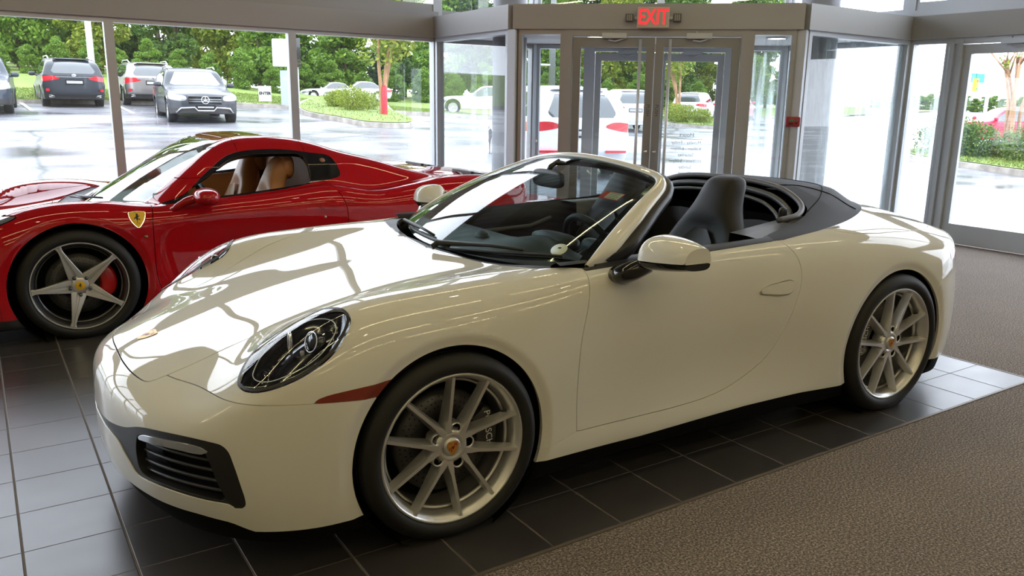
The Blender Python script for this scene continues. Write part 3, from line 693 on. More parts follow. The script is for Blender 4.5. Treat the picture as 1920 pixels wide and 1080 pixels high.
# ------------------------------------------------------------------ the white convertible: parts
def P2(*a): return np.array(a, float)
def near_side(V): return V[:, 1] <= 0
def plan(V): return np.stack([V[:, 0], np.abs(V[:, 1])], 1)
def side(V): return V[:, [0, 2]]
def front(V): return np.stack([np.abs(V[:, 1]), V[:, 2]], 1)
def obl(c, n, e):
    n = np.array(n, float); n /= np.linalg.norm(n); e = np.array(e, float); e -= n*(e@n); e /= np.linalg.norm(e); g = np.cross(n, e); c = np.array(c, float)
    def q(V):
        W = V.copy(); W[:, 1] = -np.abs(W[:, 1]); d = W-c; return np.stack([d@e, d@g], 1)
    def facing(V): return None
    return q
def mirror_part(V, T): return V*[1, -1, 1], T[:, ::-1]

def wheel(parent, loc, rz, R, rr, w, kind, cap, caliper_ang, tyre='tyre', spoke0=0.):
    """wheel facing -Y at its outer plane y=0, tyre body towards +Y"""
    t = MB(); prof = [(rr-.004, .016), (rr+.004, .004), (rr+.016, -.004), (rr+.034, -.006), (R-.022, .002), (R-.008, .012), (R-.001, .028), (R, .045)]
    k = 5
    for i in range(k):                                            # tread blocks and grooves
        a = .045+(w-.09)*(i+.35)/k; b = a+.008
        prof += [(R, a), (R-.006, a+.001), (R-.006, b), (R, b+.001)]
    prof += [(R, w-.045), (R-.008, w-.012), (R-.03, w), (rr, w-.005)]
    t.lathe(prof, n=96); o_t = t.build(tyre, M_rubber, parent); o_t.location = loc; o_t.rotation_euler = (0, 0, rz)
    alloy = M_alloy if kind == 'ten' else M_alloy_dark
    r = MB(); r.lathe([(rr+.001, .016), (rr+.002, .008), (rr-.003, .004), (rr-.008, .006), (rr-.012, .014), (rr-.018, .020), (rr-.024, .032), (rr-.030, .055), (rr-.034, .10), (rr-.04, w-.01)], n=96)
    r.lathe([(rr-.034, .06), (rr-.040, .062), (rr-.044, .075), (rr-.036, .08)], n=96)
    rim = r.build('rim', alloy, o_t)
    # spokes
    sp = MB()
    if kind == 'ten':
        def spoke(a1, a0, wd):
            r0, r1 = .052, rr-.012; d0 = np.array([math.cos(a0), math.sin(a0)]); d1 = np.array([math.cos(a1), math.sin(a1)])
            rows = []
            for i in range(9):
                s = i/8; c = d0*r0*(1-s)+d1*r1*s; dd = (d1*r1-d0*r0); dd /= np.linalg.norm(dd); nn = np.array([-dd[1], dd[0]])
                yo = .030-.006*math.sin(s*math.pi)-.020*s**2; wf = (.0062 if s > .2 else .010)-.0005*s; wb = .0125+.008*(1-s)**2; dep = .052-.020*s
                sec = [(-wb, yo+dep), (-wf*1.15, yo+.004), (-wf, yo), (wf, yo), (wf*1.15, yo+.004), (wb, yo+dep)]
                rows.append([(c[0]+nn[0]*p, q, c[1]+nn[1]*p) for p, q in sec])
            sp.grid(rows, smooth=False); sp.add([rows[-1][k] for k in range(6)], [tuple(range(6))]); sp.add([rows[0][k] for k in range(6)], [tuple(range(6))])
        for k in range(5):
            a = math.radians(75+72*k)+spoke0
            for sgn in (-1, 1): spoke(a+sgn*math.radians(15.5), a+sgn*math.radians(30), 0)
        sp.lathe([(0, .034), (.036, .034), (.040, .030), (.050, .030), (.058, .034), (.070, .060), (.072, .09)], n=60)
        for k in range(5):                                        # lug pockets
            a = math.radians(75+72*k)+spoke0; c = (.066*math.cos(a), .0, .066*math.sin(a))
            sp.lathe([(.0165, .036), (.019, .030), (.0215, .032), (.024, .050), (.024, .075)], c=c, n=24)
        s_o = sp.build('spokes', alloy, o_t)
        for k in range(5):
            lu = MB(); a = math.radians(75+72*k)+spoke0; c = (.066*math.cos(a), .0, .066*math.sin(a)); lu.lathe([(0, .052), (.016, .052), (.0165, .036)], c=c, n=20); lu.build('lug_hole', M_void, o_t)
    else:
        M_face = mat('machined_alloy', (.74, .73, .72), .3, .7)
        for k in range(5):
            a = math.radians(100+72*k)+spoke0; ca, sa = math.cos(a), math.sin(a)
            def pt(u, v, y): return (ca*u-sa*v, y, sa*u+ca*v)
            # star arm: broad at the hub, narrow at the rim, with a groove down the middle
            rows = []
            for i in range(11):
                s = i/10; u = .045+(rr-.056)*s; wd = .036*(1-s)**1.1+.0085+(.010*max(0, s-.88)/.12); yo = .028-.020*s-.004*math.sin(math.pi*s); g = .25*wd
                dp = .004+.010*(1-s)
                sec = [(-wd*1.0, yo+.045-.02*s), (-wd, yo+.002), (-wd+.002, yo), (-g, yo), (-g*.6, yo+dp), (g*.6, yo+dp), (g, yo), (wd-.002, yo), (wd, yo+.002), (wd, yo+.045-.02*s)]
                rows.append([pt(u, v, y) for v, y in sec])
            sp.grid(rows, smooth=False)
            sp.add([rows[-1][k] for k in range(10)], [tuple(range(10))])
        sp.lathe([(0, .026), (.034, .026), (.046, .028), (.062, .040), (.062, .07)], n=40)
        s_o = sp.build('spokes', M_face, o_t)
        lp = MB(); lp.lathe([(rr-.002, .003), (rr-.008, .0035)], n=96); lp.build('rim_edge', M_face, o_t)
        for k in range(5):
            a = math.radians(110+72*k)+spoke0; c = (.057*math.cos(a), .0, .057*math.sin(a))
            q = MB(); q.lathe([(0, .008), (.006, .009), (.011, .014), (.012, .03)], c=c, n=20); q.build('lug_bolt', M_alloy_dark, o_t)
    # brake disc, drilled, and caliper
    d = MB(); rd = rr*.68; d.lathe([(.06, .115), (.085, .112), (.09, .098), (rd, .098), (rd, .13)], n=72); dk = d.build('brake_disc', M_steel, o_t)
    h = MB()
    for k in range(48):
        a = 2*math.pi*k/48
        for j, q in enumerate((.70, .80, .90)):
            b = a+j*.05+(.03 if k % 2 else 0); c = (rd*q*math.cos(b), .0972, rd*q*math.sin(b)); h.lathe([(0, 0), (.0028, 0)], c=c, n=6)
    h.build('drill_holes', M_void, o_t)
    cm = mat('caliper_black', (.02, .02, .022), .3, 0, .5) if kind == 'ten' else mat('caliper_red', (.50, .005, .005), .3, 0, .5)
    c = MB(); a0 = caliper_ang-.52; a1 = caliper_ang+.52
    P = []
    for i in range(17):
        a = a0+(a1-a0)*i/16; s = math.sin(math.pi*i/16)**.35; ri, ro = rd*.60, rd*(1.0+.12*s)
        P.append([(ri*math.cos(a), .094, ri*math.sin(a)), (ri*math.cos(a), .076, ri*math.sin(a)), ((ri+.02)*math.cos(a), .068-.004*s, (ri+.02)*math.sin(a)), ((ro-.015)*math.cos(a), .068-.004*s, (ro-.015)*math.sin(a)), (ro*math.cos(a), .078, ro*math.sin(a)), (ro*math.cos(a), .14, ro*math.sin(a))])
    c.grid(P); c.add(P[0], [tuple(range(6))]); c.add(P[-1], [tuple(range(6))]); cal = c.build('brake_caliper', cm, o_t)
    if kind == 'ten':
        rm = rd*.88; text_mesh('caliper_lettering', 'PORSCHE', .036, M_whitep, frameM((rm*math.cos(caliper_ang), .0625, rm*math.sin(caliper_ang)), (math.sin(caliper_ang), 0, -math.cos(caliper_ang)), (math.cos(caliper_ang), 0, math.sin(caliper_ang))), o_t, .0005)
    bk = MB(); bk.lathe([(0, w*.62), (rr-.045, w*.62)], n=40); bk.build('wheel_back', M_void, o_t)
    # cap
    cp = MB(); cp.lathe([(0, .024), (.024, .025), (.032, .028), (.034, .036)], n=40); co = cp.build('centre_cap', M_alloy if cap == 'shield' else M_yellow, o_t)
    if cap == 'shield': shield(o_t, frameM((0, .0235, 0), (1, 0, 0), (0, 0, 1)), .020)
    else: horse(o_t, frameM((0, .0235, 0), (1, 0, 0), (0, 0, 1)), .020)
    v = MB(); a = math.radians(22)+spoke0; v.cyl((( rr-.05)*math.cos(a), .05, (rr-.05)*math.sin(a)), ((rr-.034)*math.cos(a), .035, (rr-.034)*math.sin(a)), .004, 8); v.build('valve', M_black, o_t)
    return o_t
def shield(parent, M, s):
    """crest: pointed shield with gold field, striped quarters"""
    out = catmull([(-1, 1.05), (0, 1.15), (1, 1.05), (1.02, .2), (.75, -.6), (0, -1.25), (-.75, -.6), (-1.02, .2)], 5, True)*s
    b = MB(); n = len(out)
    b.add([(p[0], p[1], .0) for p in out]+[(p[0], p[1], .0008) for p in out], [tuple(range(n, 2*n))]+[(i, (i+1) % n, (i+1) % n+n, i+n) for i in range(n)])
    o = b.xf(M).build('crest', M_goldp, parent)
    r = MB()
    for x0, x1, y0, y1 in ((.25, .42, .35, .85), (.58, .75, .3, .85), (-.75, -.58, -.45, .1), (-.42, -.25, -.7, .1), (-.8, -.2, .75, .85)):
        r.add([(x0*s, y0*s, .0012), (x1*s, y0*s, .0012), (x1*s, y1*s, .0012), (x0*s, y1*s, .0012)], [(0, 1, 2, 3)])
    r.add([(-.35*s, .3*s, .0014), (0, -.4*s, .0014), (.35*s, .3*s, .0014)], [(0, 1, 2)])
    r.xf(M).build('crest_stripes', M_redp, o)
    k = MB(); k.add([(x*s, y*s, .0016) for x, y in ((-.15, -.2), (-.05, .05), (-.18, .2), (-.02, .25), (.12, .12), (.05, -.02), (.16, -.25), (.02, -.12))], [tuple(range(8))])
    k.xf(M).build('crest_emblem', M_blackp, o)
HORSE = [(-.10, .95), (.02, .90), (.10, .78), (.28, .66), (.24, .58), (.12, .60), (.14, .45), (.30, .40), (.46, .50), (.44, .34), (.24, .26), (.16, .12), (.06, -.05), (.20, -.20), (.52, -.22), (.40, -.40), (.44, -.52), (.30, -.44), (.22, -.32), (.02, -.34), (-.06, -.55), (-.02, -.85), (-.16, -.92), (-.14, -.60), (-.22, -.32), (-.30, -.12), (-.44, -.06), (-.60, -.30), (-.66, -.05), (-.52, .10), (-.34, .12), (-.30, .32), (-.20, .55), (-.24, .75), (-.18, .84)]
def horse(parent, M, s):
    k = MB(); k.add([(x*s*.8, y*s*.8, .0012) for x, y in HORSE], [tuple(range(len(HORSE)))]); o = k.xf(M).build('horse_emblem', M_blackp, parent)
    bm = bmesh.new(); bm.from_mesh(o.data); bmesh.ops.triangulate(bm, faces=bm.faces[:], ngon_method='EAR_CLIP'); bm.to_mesh(o.data); bm.free()
    return o
def seat(name, parent, c, mt, pipe, wide=1., hole=False, top=.66):
    """bucket seat with its headrest; c = point where seat and back meet; faces -x"""
    x, y, z = c; S = []
    hs = [0, .08, .2, .32, .42, .48, .54, .60, .64, .665, .675]
    wd = [.235, .25, .262, .250, .205, .158, .122, .106, .098, .080, .045]
    th = [.10, .12, .125, .115, .10, .095, .095, .095, .09, .075, .04]
    for h, w, t in zip(hs, wd, th):
        h = h*top/.675; cx = x+.30*h+.05*(h/.66)**2; ring = []
        for k in range(28):
            a = 2*math.pi*k/28; sx = math.copysign(abs(math.cos(a))**.6, math.cos(a)); sy = math.copysign(abs(math.sin(a))**.75, math.sin(a))
            px = cx+t*sx*.85
            if math.cos(a) < 0 and h < .46: px += .055*(1-abs(sy)**2)*(1 if h > .05 else .5)     # side bolsters stand forward
            ring.append((px, y+w*wide*sy, z+h))
        ring.append(ring[0]); S.append(ring)
    b = MB(); b.grid(S); b.add([S[-1][k] for k in range(28)], [tuple(range(28))], True)
    o = b.build(name, mt, parent, sub=1)
    q = MB(); q.blob((x-.24, y, z-.02), (.28, .25*wide, .09), 24, 10, (.5, .6)); q.blob((x-.24, y-.22*wide, z+.02), (.26, .055, .08), 16, 8, (.7, .7)); q.blob((x-.24, y+.22*wide, z+.02), (.26, .055, .08), 16, 8, (.7, .7)); q.build('seat_cushion', mt, o)
    # backrest insert panel and seams
    p = MB(); rows = []
    for h in np.linspace(.06, .42, 8):
        rows.append([(x+.30*h+.05*(h/.66)**2-.118*.85+.055*(1-(u*.5)**2)-.006, y+u*.125*wide*math.sqrt(max(.02, 1-(h/.43)**6)), z+h*top/.675) for u in np.linspace(-1, 1, 9)])
    p.grid(rows); p.build('seat_panel', pipe, o)
    return o

def make_porsche():
    root = empty('sports_convertible', (0, 0, 0), -PSI, 'white two-seat convertible sports car with open roof and silver ten-spoke wheels in the showroom', 'car')
    F = porsche_F
    V, T = shell(F, -.35, 2.75, .45, 64, 380, 300)
    # --- outlines on the body
    hood_o = np.concatenate([catmull([(-.926, 0), (-.923, .15), (-.910, .27), (-.884, .365), (-.870, .385)], 6), catmull([(-.862, .392), (-.76, .415), (-.6, .438), (-.5, .458), (-.4, .50), (-.3, .545), (-.2, .585), (0, .645), (.2, .69), (.36, .715), (.43, .725)], 5),
                             catmull([(.40, .66), (.375, .50), (.35, .30), (.325, .12), (.32, 0)], 6), [(.32, -.2), (-.926, -.2)]])
    cock = np.concatenate([[(.35, -.3), (.355, 0)], catmull([(.365, .3), (.42, .55), (.50, .69), (.60, .762), (.66, .775)], 6), [(1.1, .778), (1.58, .775)], catmull([(1.66, .745), (1.85, .695), (2.0, .65), (2.09, .59), (2.14, .48), (2.155, .3), (2.16, 0)], 6), [(2.16, -.3)]])
    cowl = np.concatenate([[(.25, -.3), (.322, 0)], catmull([(.352, .30), (.378, .50), (.405, .66), (.44, .715), (.52, .745), (.60, .785)], 6), [(.66, .79), (.66, -.3)]])
    tonn = np.concatenate([[(1.6, -.3), (1.60, .803)], catmull([(1.68, .806), (2.02, .765), (2.28, .70), (2.50, .60), (2.66, .46), (2.74, .28), (2.765, 0)], 7), [(2.765, -.3)]])
    belt = np.array([(.60, .70), (.60, .800), (.75, .803), (1.2, .806), (1.62, .806), (1.62, .70)])
    door_o = np.concatenate([catmull([(.599, 1.0), (.597, .881), (.575, .78), (.535, .637), (.522, .46), (.523, .284)], 6), catmull([(.54, .281), (.8, .279), (1.072, .281), (1.25, .294), (1.40, .332), (1.567, .425), (1.655, .56), (1.71, .69), (1.724, .784), (1.700, .866), (1.645, .93), (1.62, 1.0)], 6)])
    bump_o = np.concatenate([catmull([(-.875, .575), (-.86, .590), (-.79, .588), (-.70, .589), (-.608, .589), (-.477, .587), (-.31, .575), (-.20, .565)], 5), [(-.1, .0), (-1.3, .0), (-1.3, .575)]])
    fend_o = np.array([(-.95, 1.2), (.58, 1.2)]+[tuple(p) for p in catmull([(.599, .95), (.597, .881), (.575, .78), (.535, .637), (.522, .46), (.523, .284), (.5, .278), (.40, .25)], 6)]+[(.34, .24), (.2, .0), (-.95, 0)])
    hl3 = [(-.661, -.711, .629), (-.65, -.688, .642), (-.631, -.661, .661), (-.601, -.633, .684), (-.549, -.605, .72), (-.487, -.592, .75), (-.425, -.598, .78), (-.378, -.628, .805), (-.345, -.685, .825), (-.325, -.729, .832), (-.318, -.766, .827),
           (-.320, -.795, .815), (-.330, -.816, .801), (-.351, -.836, .777), (-.38, -.855, .747), (-.419, -.866, .715), (-.464, -.868, .688), (-.515, -.86, .662), (-.562, -.843, .642), (-.601, -.822, .628), (-.633, -.795, .62), (-.652, -.766, .619), (-.661, -.734, .623)]
    hq = obl((-.48, -.74, .73), (-.50, -.55, .66), (.35, -.06, .2)); HLP = catmull(hq(np.array(hl3)), 4, True)
    hlc = HLP.mean(0)
    def hl_d(V): 
        d = sdpoly(hq(V), HLP); W = V-np.array([-.48, 0, .73]); far = (np.abs(V[:, 0]+.49) > .3) | (np.abs(V[:, 1]) < .5); return np.where(far, .3, d)
    intake = np.concatenate([[(-.3, .402), (0, .402)], catmull([(.135, .402), (.267, .412), (.335, .420), (.40, .433), (.503, .464), (.61, .476), (.704, .478), (.752, .473), (.777, .467), (.792, .449), (.803, .406), (.811, .349), (.816, .29), (.813, .264), (.803, .252), (.791, .251), (.785, .264), (.736, .27), (.645, .277), (.547, .278), (.483, .276), (.437, .280), (.403, .305), (.36, .335), (.325, .360), (.27, .371), (.135, .374), (0, .374)], 4), [(-.3, .374)]])
    hole = catmull([(.475, .425), (.50, .437), (.60, .447), (.70, .451), (.732, .446), (.75, .41), (.765, .34), (.775, .276), (.735, .280), (.60, .288), (.50, .288), (.465, .302), (.455, .36)], 4, True)
    bar_o = catmull([(.485, .420), (.505, .436), (.60, .450), (.70, .455), (.738, .448), (.748, .436), (.738, .430), (.66, .431), (.56, .426)], 4, True)
    mark = np.concatenate([catmull([(-.484, .588), (-.465, .600), (-.43, .609), (-.34, .616), (-.24, .621), (-.18, .623)], 5), [(-.18, .566), (-.31, .576), (-.40, .583)]])
    lidside = np.array([(2.03, .70), (2.03, .768), (2.07, .800), (2.15, .822), (2.34, .828), (2.58, .812), (2.80, .768), (2.95, .70), (3.02, .66), (3.1, .5), (3.1, -.3), (2.03, -.3)])
    # --- openings
    def arch(V): return np.min([np.where(np.abs(V[:, 1]) > .6, np.hypot(V[:, 0]-cx, V[:, 2]-cz)-R, 9) for cx, cz, R, *_ in PWH], 0)
    zb = lambda V: np.interp(V[:, 0], [-1.1, -.89, -.80, -.72, -.66, -.3, .38, .84, 1.44, 1.78, 2.04, 2.8, 3.6], [.222, .218, .214, .20, .170, .168, .200, .196, .212, .212, .202, .21, .24])
    A = clip(V, T, -arch(V)); 
    under = clip(*A, A[0][:, 2]-zb(A[0]))
    up = clip(*A, zb(A[0])-A[0][:, 2])
    up = clip(*up, -np.maximum(sdpoly(plan(up[0]), cock), .75-up[0][:, 2])*1.0)
    g = .0027
    # headlight
    d = hl_d(up[0]); HLs = clip(*up, d, g); up = clip(*up, -d, g*.6)
    # front intake band
    d = np.where(up[0][:, 0] < -.5, sdpoly(front(up[0]), intake), 9); INs = clip(*up, d); up = clip(*up, -d)
    # side marker
    d = np.where((up[0][:, 0] < -.1) & (up[0][:, 1] < -.6), sdpoly(side(up[0]), mark), 9); MKs = clip(*up, d, .0006); up = clip(*up, -d, .0006)
    # cowl, belt strips, tonneau
    top = up[0][:, 2] > .78
    d = np.where(top, sdpoly(plan(up[0]), cowl), 9); COs = clip(*up, d); up = clip(*up, -d)
    d = np.where(up[0][:, 2] > .78, sdpoly(plan(up[0]), belt), 9); BEs = clip(*up, d); up = clip(*up, -d)
    d = np.where(up[0][:, 2] > .78, sdpoly(plan(up[0]), tonn), 9); TOs = clip(*up, d); up = clip(*up, -d, .002)
    # hood
    d = np.where(up[0][:, 2] > .5, sdpoly(plan(up[0]), hood_o), 9); HOs = clip(*up, d, g); up = clip(*up, -d, g)
    # door
    d = np.where(np.abs(up[0][:, 1]) > .7, sdpoly(side(up[0]), door_o), 9); DOs = clip(*up, d, g*.8); up = clip(*up, -d, g*.8)
    # bumper / fender
    d = sdpoly(side(up[0]), bump_o); d = np.where(up[0][:, 0] < -.15, d, 9)
    # bumper also takes everything ahead of the hood edge in plan
    nose = up[0][:, 0]-np.interp(np.abs(up[0][:, 1]), [0, .15, .27, .365, .40, .45], [-.926, -.923, -.910, -.884, -.862, -.84]); nose = np.where(np.abs(up[0][:, 1]) < .42, nose, 9)
    d = np.minimum(d, nose); BUs = clip(*up, d, g*.5); up = clip(*up, -d, g*.5)
    d = sdpoly(side(up[0]), fend_o); FEs = clip(*up, d, g*.5); up = clip(*up, -d, g*.5)
    d = np.where(up[0][:, 2] > .6, sdpoly(plan(up[0]), lidside), 9); LIs = clip(*up, d, g*.7); up = clip(*up, -d, g*.7)
    # rear lamp strip
    lampd = np.where(up[0][:, 0] > 2.9, np.abs(up[0][:, 2]-.735-.02*np.abs(up[0][:, 1]))-.022, 9); LAs = clip(*up, lampd); up = clip(*up, -lampd)
    # door handle
    hd = catmull([(1.475, .716), (1.514, .738), (1.583, .748), (1.655, .752), (1.676, .738), (1.664, .706), (1.604, .696), (1.537, .703)], 4, True)
    d = np.where(DOs[0][:, 1] < -.6, sdpoly(side(DOs[0]), hd), 9); HDs = clip(*DOs, d, .0015); h2 = np.concatenate([hd[:0], (hd-hd.mean(0))*[1.06, 1.25]+hd.mean(0)-[0, .003]]); d = np.where(DOs[0][:, 1] < -.6, sdpoly(side(DOs[0]), h2), 9); RCs = clip(*DOs, d, -.001); DOs = clip(*DOs, -d, .0)
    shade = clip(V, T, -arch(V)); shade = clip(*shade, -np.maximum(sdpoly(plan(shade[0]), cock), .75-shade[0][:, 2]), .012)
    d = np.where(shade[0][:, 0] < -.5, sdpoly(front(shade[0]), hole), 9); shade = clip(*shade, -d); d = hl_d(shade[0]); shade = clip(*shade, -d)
    full = lambda n, s, m, **k: skin(n, F, *weld_mirror(*s), m, root, **k)
    def pair(n, s, m, **k): return [skin(n, F, *s, m, root, **k), skin(n, F, *mirror_part(*s), m, root, **k)]
    full('under_panel', under, M_black, off=-.035)
    full('gap_shade_shell', shade, M_void, off=-.014)  # near-black layer under the panels, puts the shade of the gaps into colour
    full('body_shell', up, M_white, flange=.012); full('hood', HOs, M_white, flange=.012); full('front_bumper', BUs, M_white, flange=.015)
    full('engine_lid', LIs, M_white, flange=.012)
    pair('front_fender', FEs, M_white, flange=.012); doors = pair('door', DOs, M_white, flange=.012)
    for k, dr in enumerate(doors):
        s = HDs if k == 0 else mirror_part(*HDs); skin('door_handle', F, *s, M_white, dr, off=.008, flange=.015)
        s = RCs if k == 0 else mirror_part(*RCs); skin('handle_recess', F, *s, M_white, dr, off=-.010)
    full('cowl_panel', COs, M_black, off=-.004, flange=.01); pair('belt_trim', BEs, M_black, off=.003, flange=.01)
    lm = full('tail_light', LAs, M_redlens, off=.001)
    pair('side_marker', MKs, M_amber, off=.0005, flange=.006)
    # rear screen cover stands proud of the deck
    def FT(P):
        x, y = P[:, 0], np.abs(P[:, 1]); e = np.clip(-sdpoly(np.stack([x, y], 1), tonn)/.16, 0, 1)
        bump = .052*np.clip((x-1.75)/.5, 0, 1)*(e*e*(3-2*e))*np.clip((.78-y)/.4, 0, 1); return F(P)-bump
    tv, tt = weld_mirror(*TOs); up3 = tv.copy()
    for _ in range(3):
        f = FT(up3); up3[:, 2] -= f/1.0
    gN = gradF(FT, up3); gN /= np.linalg.norm(gN, axis=1)[:, None]
    npmesh('tonneau_cover', up3, tt, M_softtop, root, True, gN)
    # seams on the cover
    def drape(pts, off=.0015):
        Q = np.array([(a, b, 1.0) for a, b in pts]); 
        for _ in range(8): Q[:, 2] -= FT(Q)
        Q[:, 2] += off; return Q
    sm = MB()
    for s in (-1, 1):
        sm.tube(drape(catmull([(2.16, .30*s), (2.35, .42*s), (2.46, .60*s)], 6)), .0022, 6); sm.tube(drape(catmull([(2.06, .62*s), (2.3, .50*s), (2.52, .30*s), (2.58, 0)], 8)), .0022, 6)
    sm.build('cover_seam', M_void, bpy.data.objects['tonneau_cover'])
    # --- lights
    for k in (0, 1):
        s = HLs if k == 0 else mirror_part(*HLs); sg = -1 if k == 0 else 1
        lens = skin('headlight', F, *s, M_clear, root, off=.004); 
        # deep black housing
        v = s[0].copy(); gg = gradF(F, v); gg /= np.linalg.norm(gg, axis=1)[:, None]; dd = -sdpoly(hq(v), HLP); dep = .010+.055*np.clip(dd/.05, 0, 1)**.7
        v2 = v-gg*dep[:, None]; npmesh('headlight_housing', v2, s[1], M_gloss, lens, True)
        rimv = clip(*s, -(sdpoly(hq(s[0]), HLP)+.012)); skin('headlight_seal', F, *rimv, M_black, lens, off=.0045)
        # light ring and projector
        yy = lambda a, b, c: (a, b*(1 if sg < 0 else -1), c)
        ring = catmull([HLP[int(len(HLP)*i/14)]*.0+(hlc+np.array([.0, .0]))+(HLP[int(len(HLP)*i/14)]-hlc)*np.array([.74, .70])+np.array([.0, -.004]) for i in range(14)], 5, True)
        n_ = np.array([-.50, -.55, .66]); n_ /= np.linalg.norm(n_); e_ = np.array([.35, -.06, .2]); e_ -= n_*(e_@n_); e_ /= np.linalg.norm(e_); g_ = np.cross(n_, e_)
        def lift(p, off):
            Q = np.array([np.array([-.48, -.74, .73])+e_*a+g_*b+n_*.08 for a, b in p]); 
            for _ in range(40):
                f = F(Q); Q = Q-n_*np.clip(f, -.03, .03)[:, None]
            return Q-n_*off
        R3 = lift(ring, .012)
        rb = MB(); rb.tube([yy(*p) for p in R3], .0016, 6, closed=True); rb.build('light_ring', mat('ring_white', (.75, .78, .8), .3), lens)
        c0 = lift([(.045, -.008)], .045)[0]; fw = np.array([-.93, -.22, .28]); fw /= np.linalg.norm(fw)
        def disc(c, r0, r1, back, m, nm, rim=0):
            b = MB(); ax = Vector(fw); u = ax.cross(Vector((0, 0, 1))).normalized(); w = u.cross(ax)
            prof = [(0, .006), (r0*.6, .004), (r0, 0), (r0, -.004), (r1, -.002), (r1, -back)]
            VV = []; FF = []; n = 32
            for i in range(n):
                a = 2*math.pi*i/n
                for r, o in prof: VV.append(Vector(c)+(u*math.cos(a)+w*math.sin(a))*r+ax*o)
            for i in range(n):
                for j in range(len(prof)-1): FF.append((i*6+j, i*6+j+1, ((i+1) % n)*6+j+1, ((i+1) % n)*6+j))
            VV = [yy(*p) for p in VV]; b.add(VV, FF, True); return b.build(nm, m, lens)
        disc(c0, .030, .034, .03, M_gloss, 'projector_lens')
        u = Vector(fw).cross(Vector((0, 0, 1))).normalized(); w = u.cross(Vector(fw))
        rg = MB(); rg.tube([yy(*(Vector(c0)+(u*math.cos(a)+w*math.sin(a))*.033+Vector(fw)*.002)) for a in np.linspace(0, 2*math.pi, 32, endpoint=False)], .0022, 6, closed=True); rg.build('projector_ring', M_chrome, lens)
        for (a, b) in ((.075, -.040), (.005, -.045)):
            c = lift([(a, b)], .022)[0]; q = MB(); q.blob((0, 0, 0), (.007, .004, .009), 12, 8, (.6, .6)); q.xf(Matrix.Translation(yy(*c))); q.build('running_light', M_clear if a > .05 else mat('led_grey', (.45, .47, .5), .2, .6), lens)
        bz = MB(); cc = lift([(-.01, .028)], .03)[0]; bz.tube([yy(*(Vector(cc)+Vector((0, .012*math.cos(t), .034*math.sin(t)))+Vector((-.004, 0, 0)))) for t in np.linspace(0, 2*math.pi, 24, endpoint=False)], .0055, 8, closed=True); bz.build('reflector_bezel', M_chrome, lens)
    tp = lift([(-.055, .022)], .010)[0]
    text_mesh('headlight_lettering', 'PORSCHE', .013, mat('dim_print', (.18, .18, .18), .4), frameM(tp, e_*.9-g_*.44, e_*.44+g_*.9), bpy.data.objects['headlight'], .0002)
    # --- front intake
    frame = clip(*INs, -sdpoly(front(INs[0]), hole)); dB = sdpoly(front(INs[0]), hole); hol = clip(*INs, dB)
    full('intake_frame', frame, M_black, off=-.004, flange=.03)
    back = hol[0].copy(); gg = gradF(F, back); gg /= np.linalg.norm(gg, axis=1)[:, None]
    for s_ in (0, 1):
        s = hol if s_ == 0 else mirror_part(*hol); skin('intake_duct', F, *s, M_void, root, off=-.09)
        bs = clip(*INs, sdpoly(front(INs[0]), bar_o)); bs = bs if s_ == 0 else mirror_part(*bs); db = skin('daytime_light', F, *bs, mat('lamp_bar', (.55, .58, .64), .10, .7, .8), root, off=.001, flange=.02)
        fx = 1 if s_ == 0 else -1
        for zz, hh in ((.400, 0), (.368, 0), (.334, 0), (.302, 0)):
            bl = MB(); ys = np.linspace(.46, .775, 14); pts = []
            for yv in ys:
                q = np.array([[-.5, -yv, zz+.006*math.sin((yv-.46)*9)]])
                lo, hi = -1.1, -.5
                for _ in range(22):
                    m = (lo+hi)/2; q[0, 0] = m
                    if F(q)[0] > 0: lo = m
                    else: hi = m
                pts.append((hi+.030, -yv*fx, q[0, 2]))
            bl.tube(pts, .0055, 8, up=(0, 0, 1)); bl.build('intake_slat', mat('slat_grey', (.03, .03, .032), .4), root)
    # --- wheel wells
    for cx, cz, R, *_ in PWH:
        for s in (-1, 1):
            w = MB(); w.lathe([(R-.002, 0), (R+.01, .03), (R+.012, .36), (0, .36)], c=(cx, 0, cz), n=56); w.xf(Matrix.Scale(-s, 4, (0, 1, 0))); w.xf(Matrix.Translation((0, s*.885, 0))); w.build('wheel_liner', M_void, root)
    for cx, cz, R, Rt, rr, yo in PWH:
        for s in (-1, 1):
            wd = .245 if cx < 1 else .305
            wheel(root, (cx, s*yo, cz+(.0 if cx < 1 else .0)), 0 if s < 0 else math.pi, cz+.003, rr, wd, 'ten', 'shield', .10 if s*1 < 0 and cx < 1 else 2.9, spoke0=0. if cx < 1 else .16)
    # --- windscreen
    S = np.linspace(-1, 1, 41); U = np.linspace(0, 1, 21)
    def base(s): 
        x = .352+.265*s*s; y = .778*s; q = np.array([[x, y, .9]]); 
        for _ in range(6): q[:, 2] -= F(q)
        return np.array([x, y, q[0, 2]+.004])
    def topc(s): return np.array([1.135+.045*s*s, .555*s, 1.243-.062*s*s])
    B0 = np.array([base(s) for s in S]); T0 = np.array([topc(s) for s in S])
    G = np.zeros((len(U), len(S), 3)); nrm = np.array([-.42, 0, .90])
    for i, u in enumerate(U):
        for j, s in enumerate(S):
            nn = np.array([-.42, .35*s, .85]); nn /= np.linalg.norm(nn); G[i, j] = B0[j]*(1-u)+T0[j]*u+nn*.045*4*u*(1-u)*.55
    gl = MB(); gl.grid(G); wo = gl.build('windscreen', M_carglass, root)
    # black printed border, just inside the glass
    bd = MB(); n2 = G.shape; 
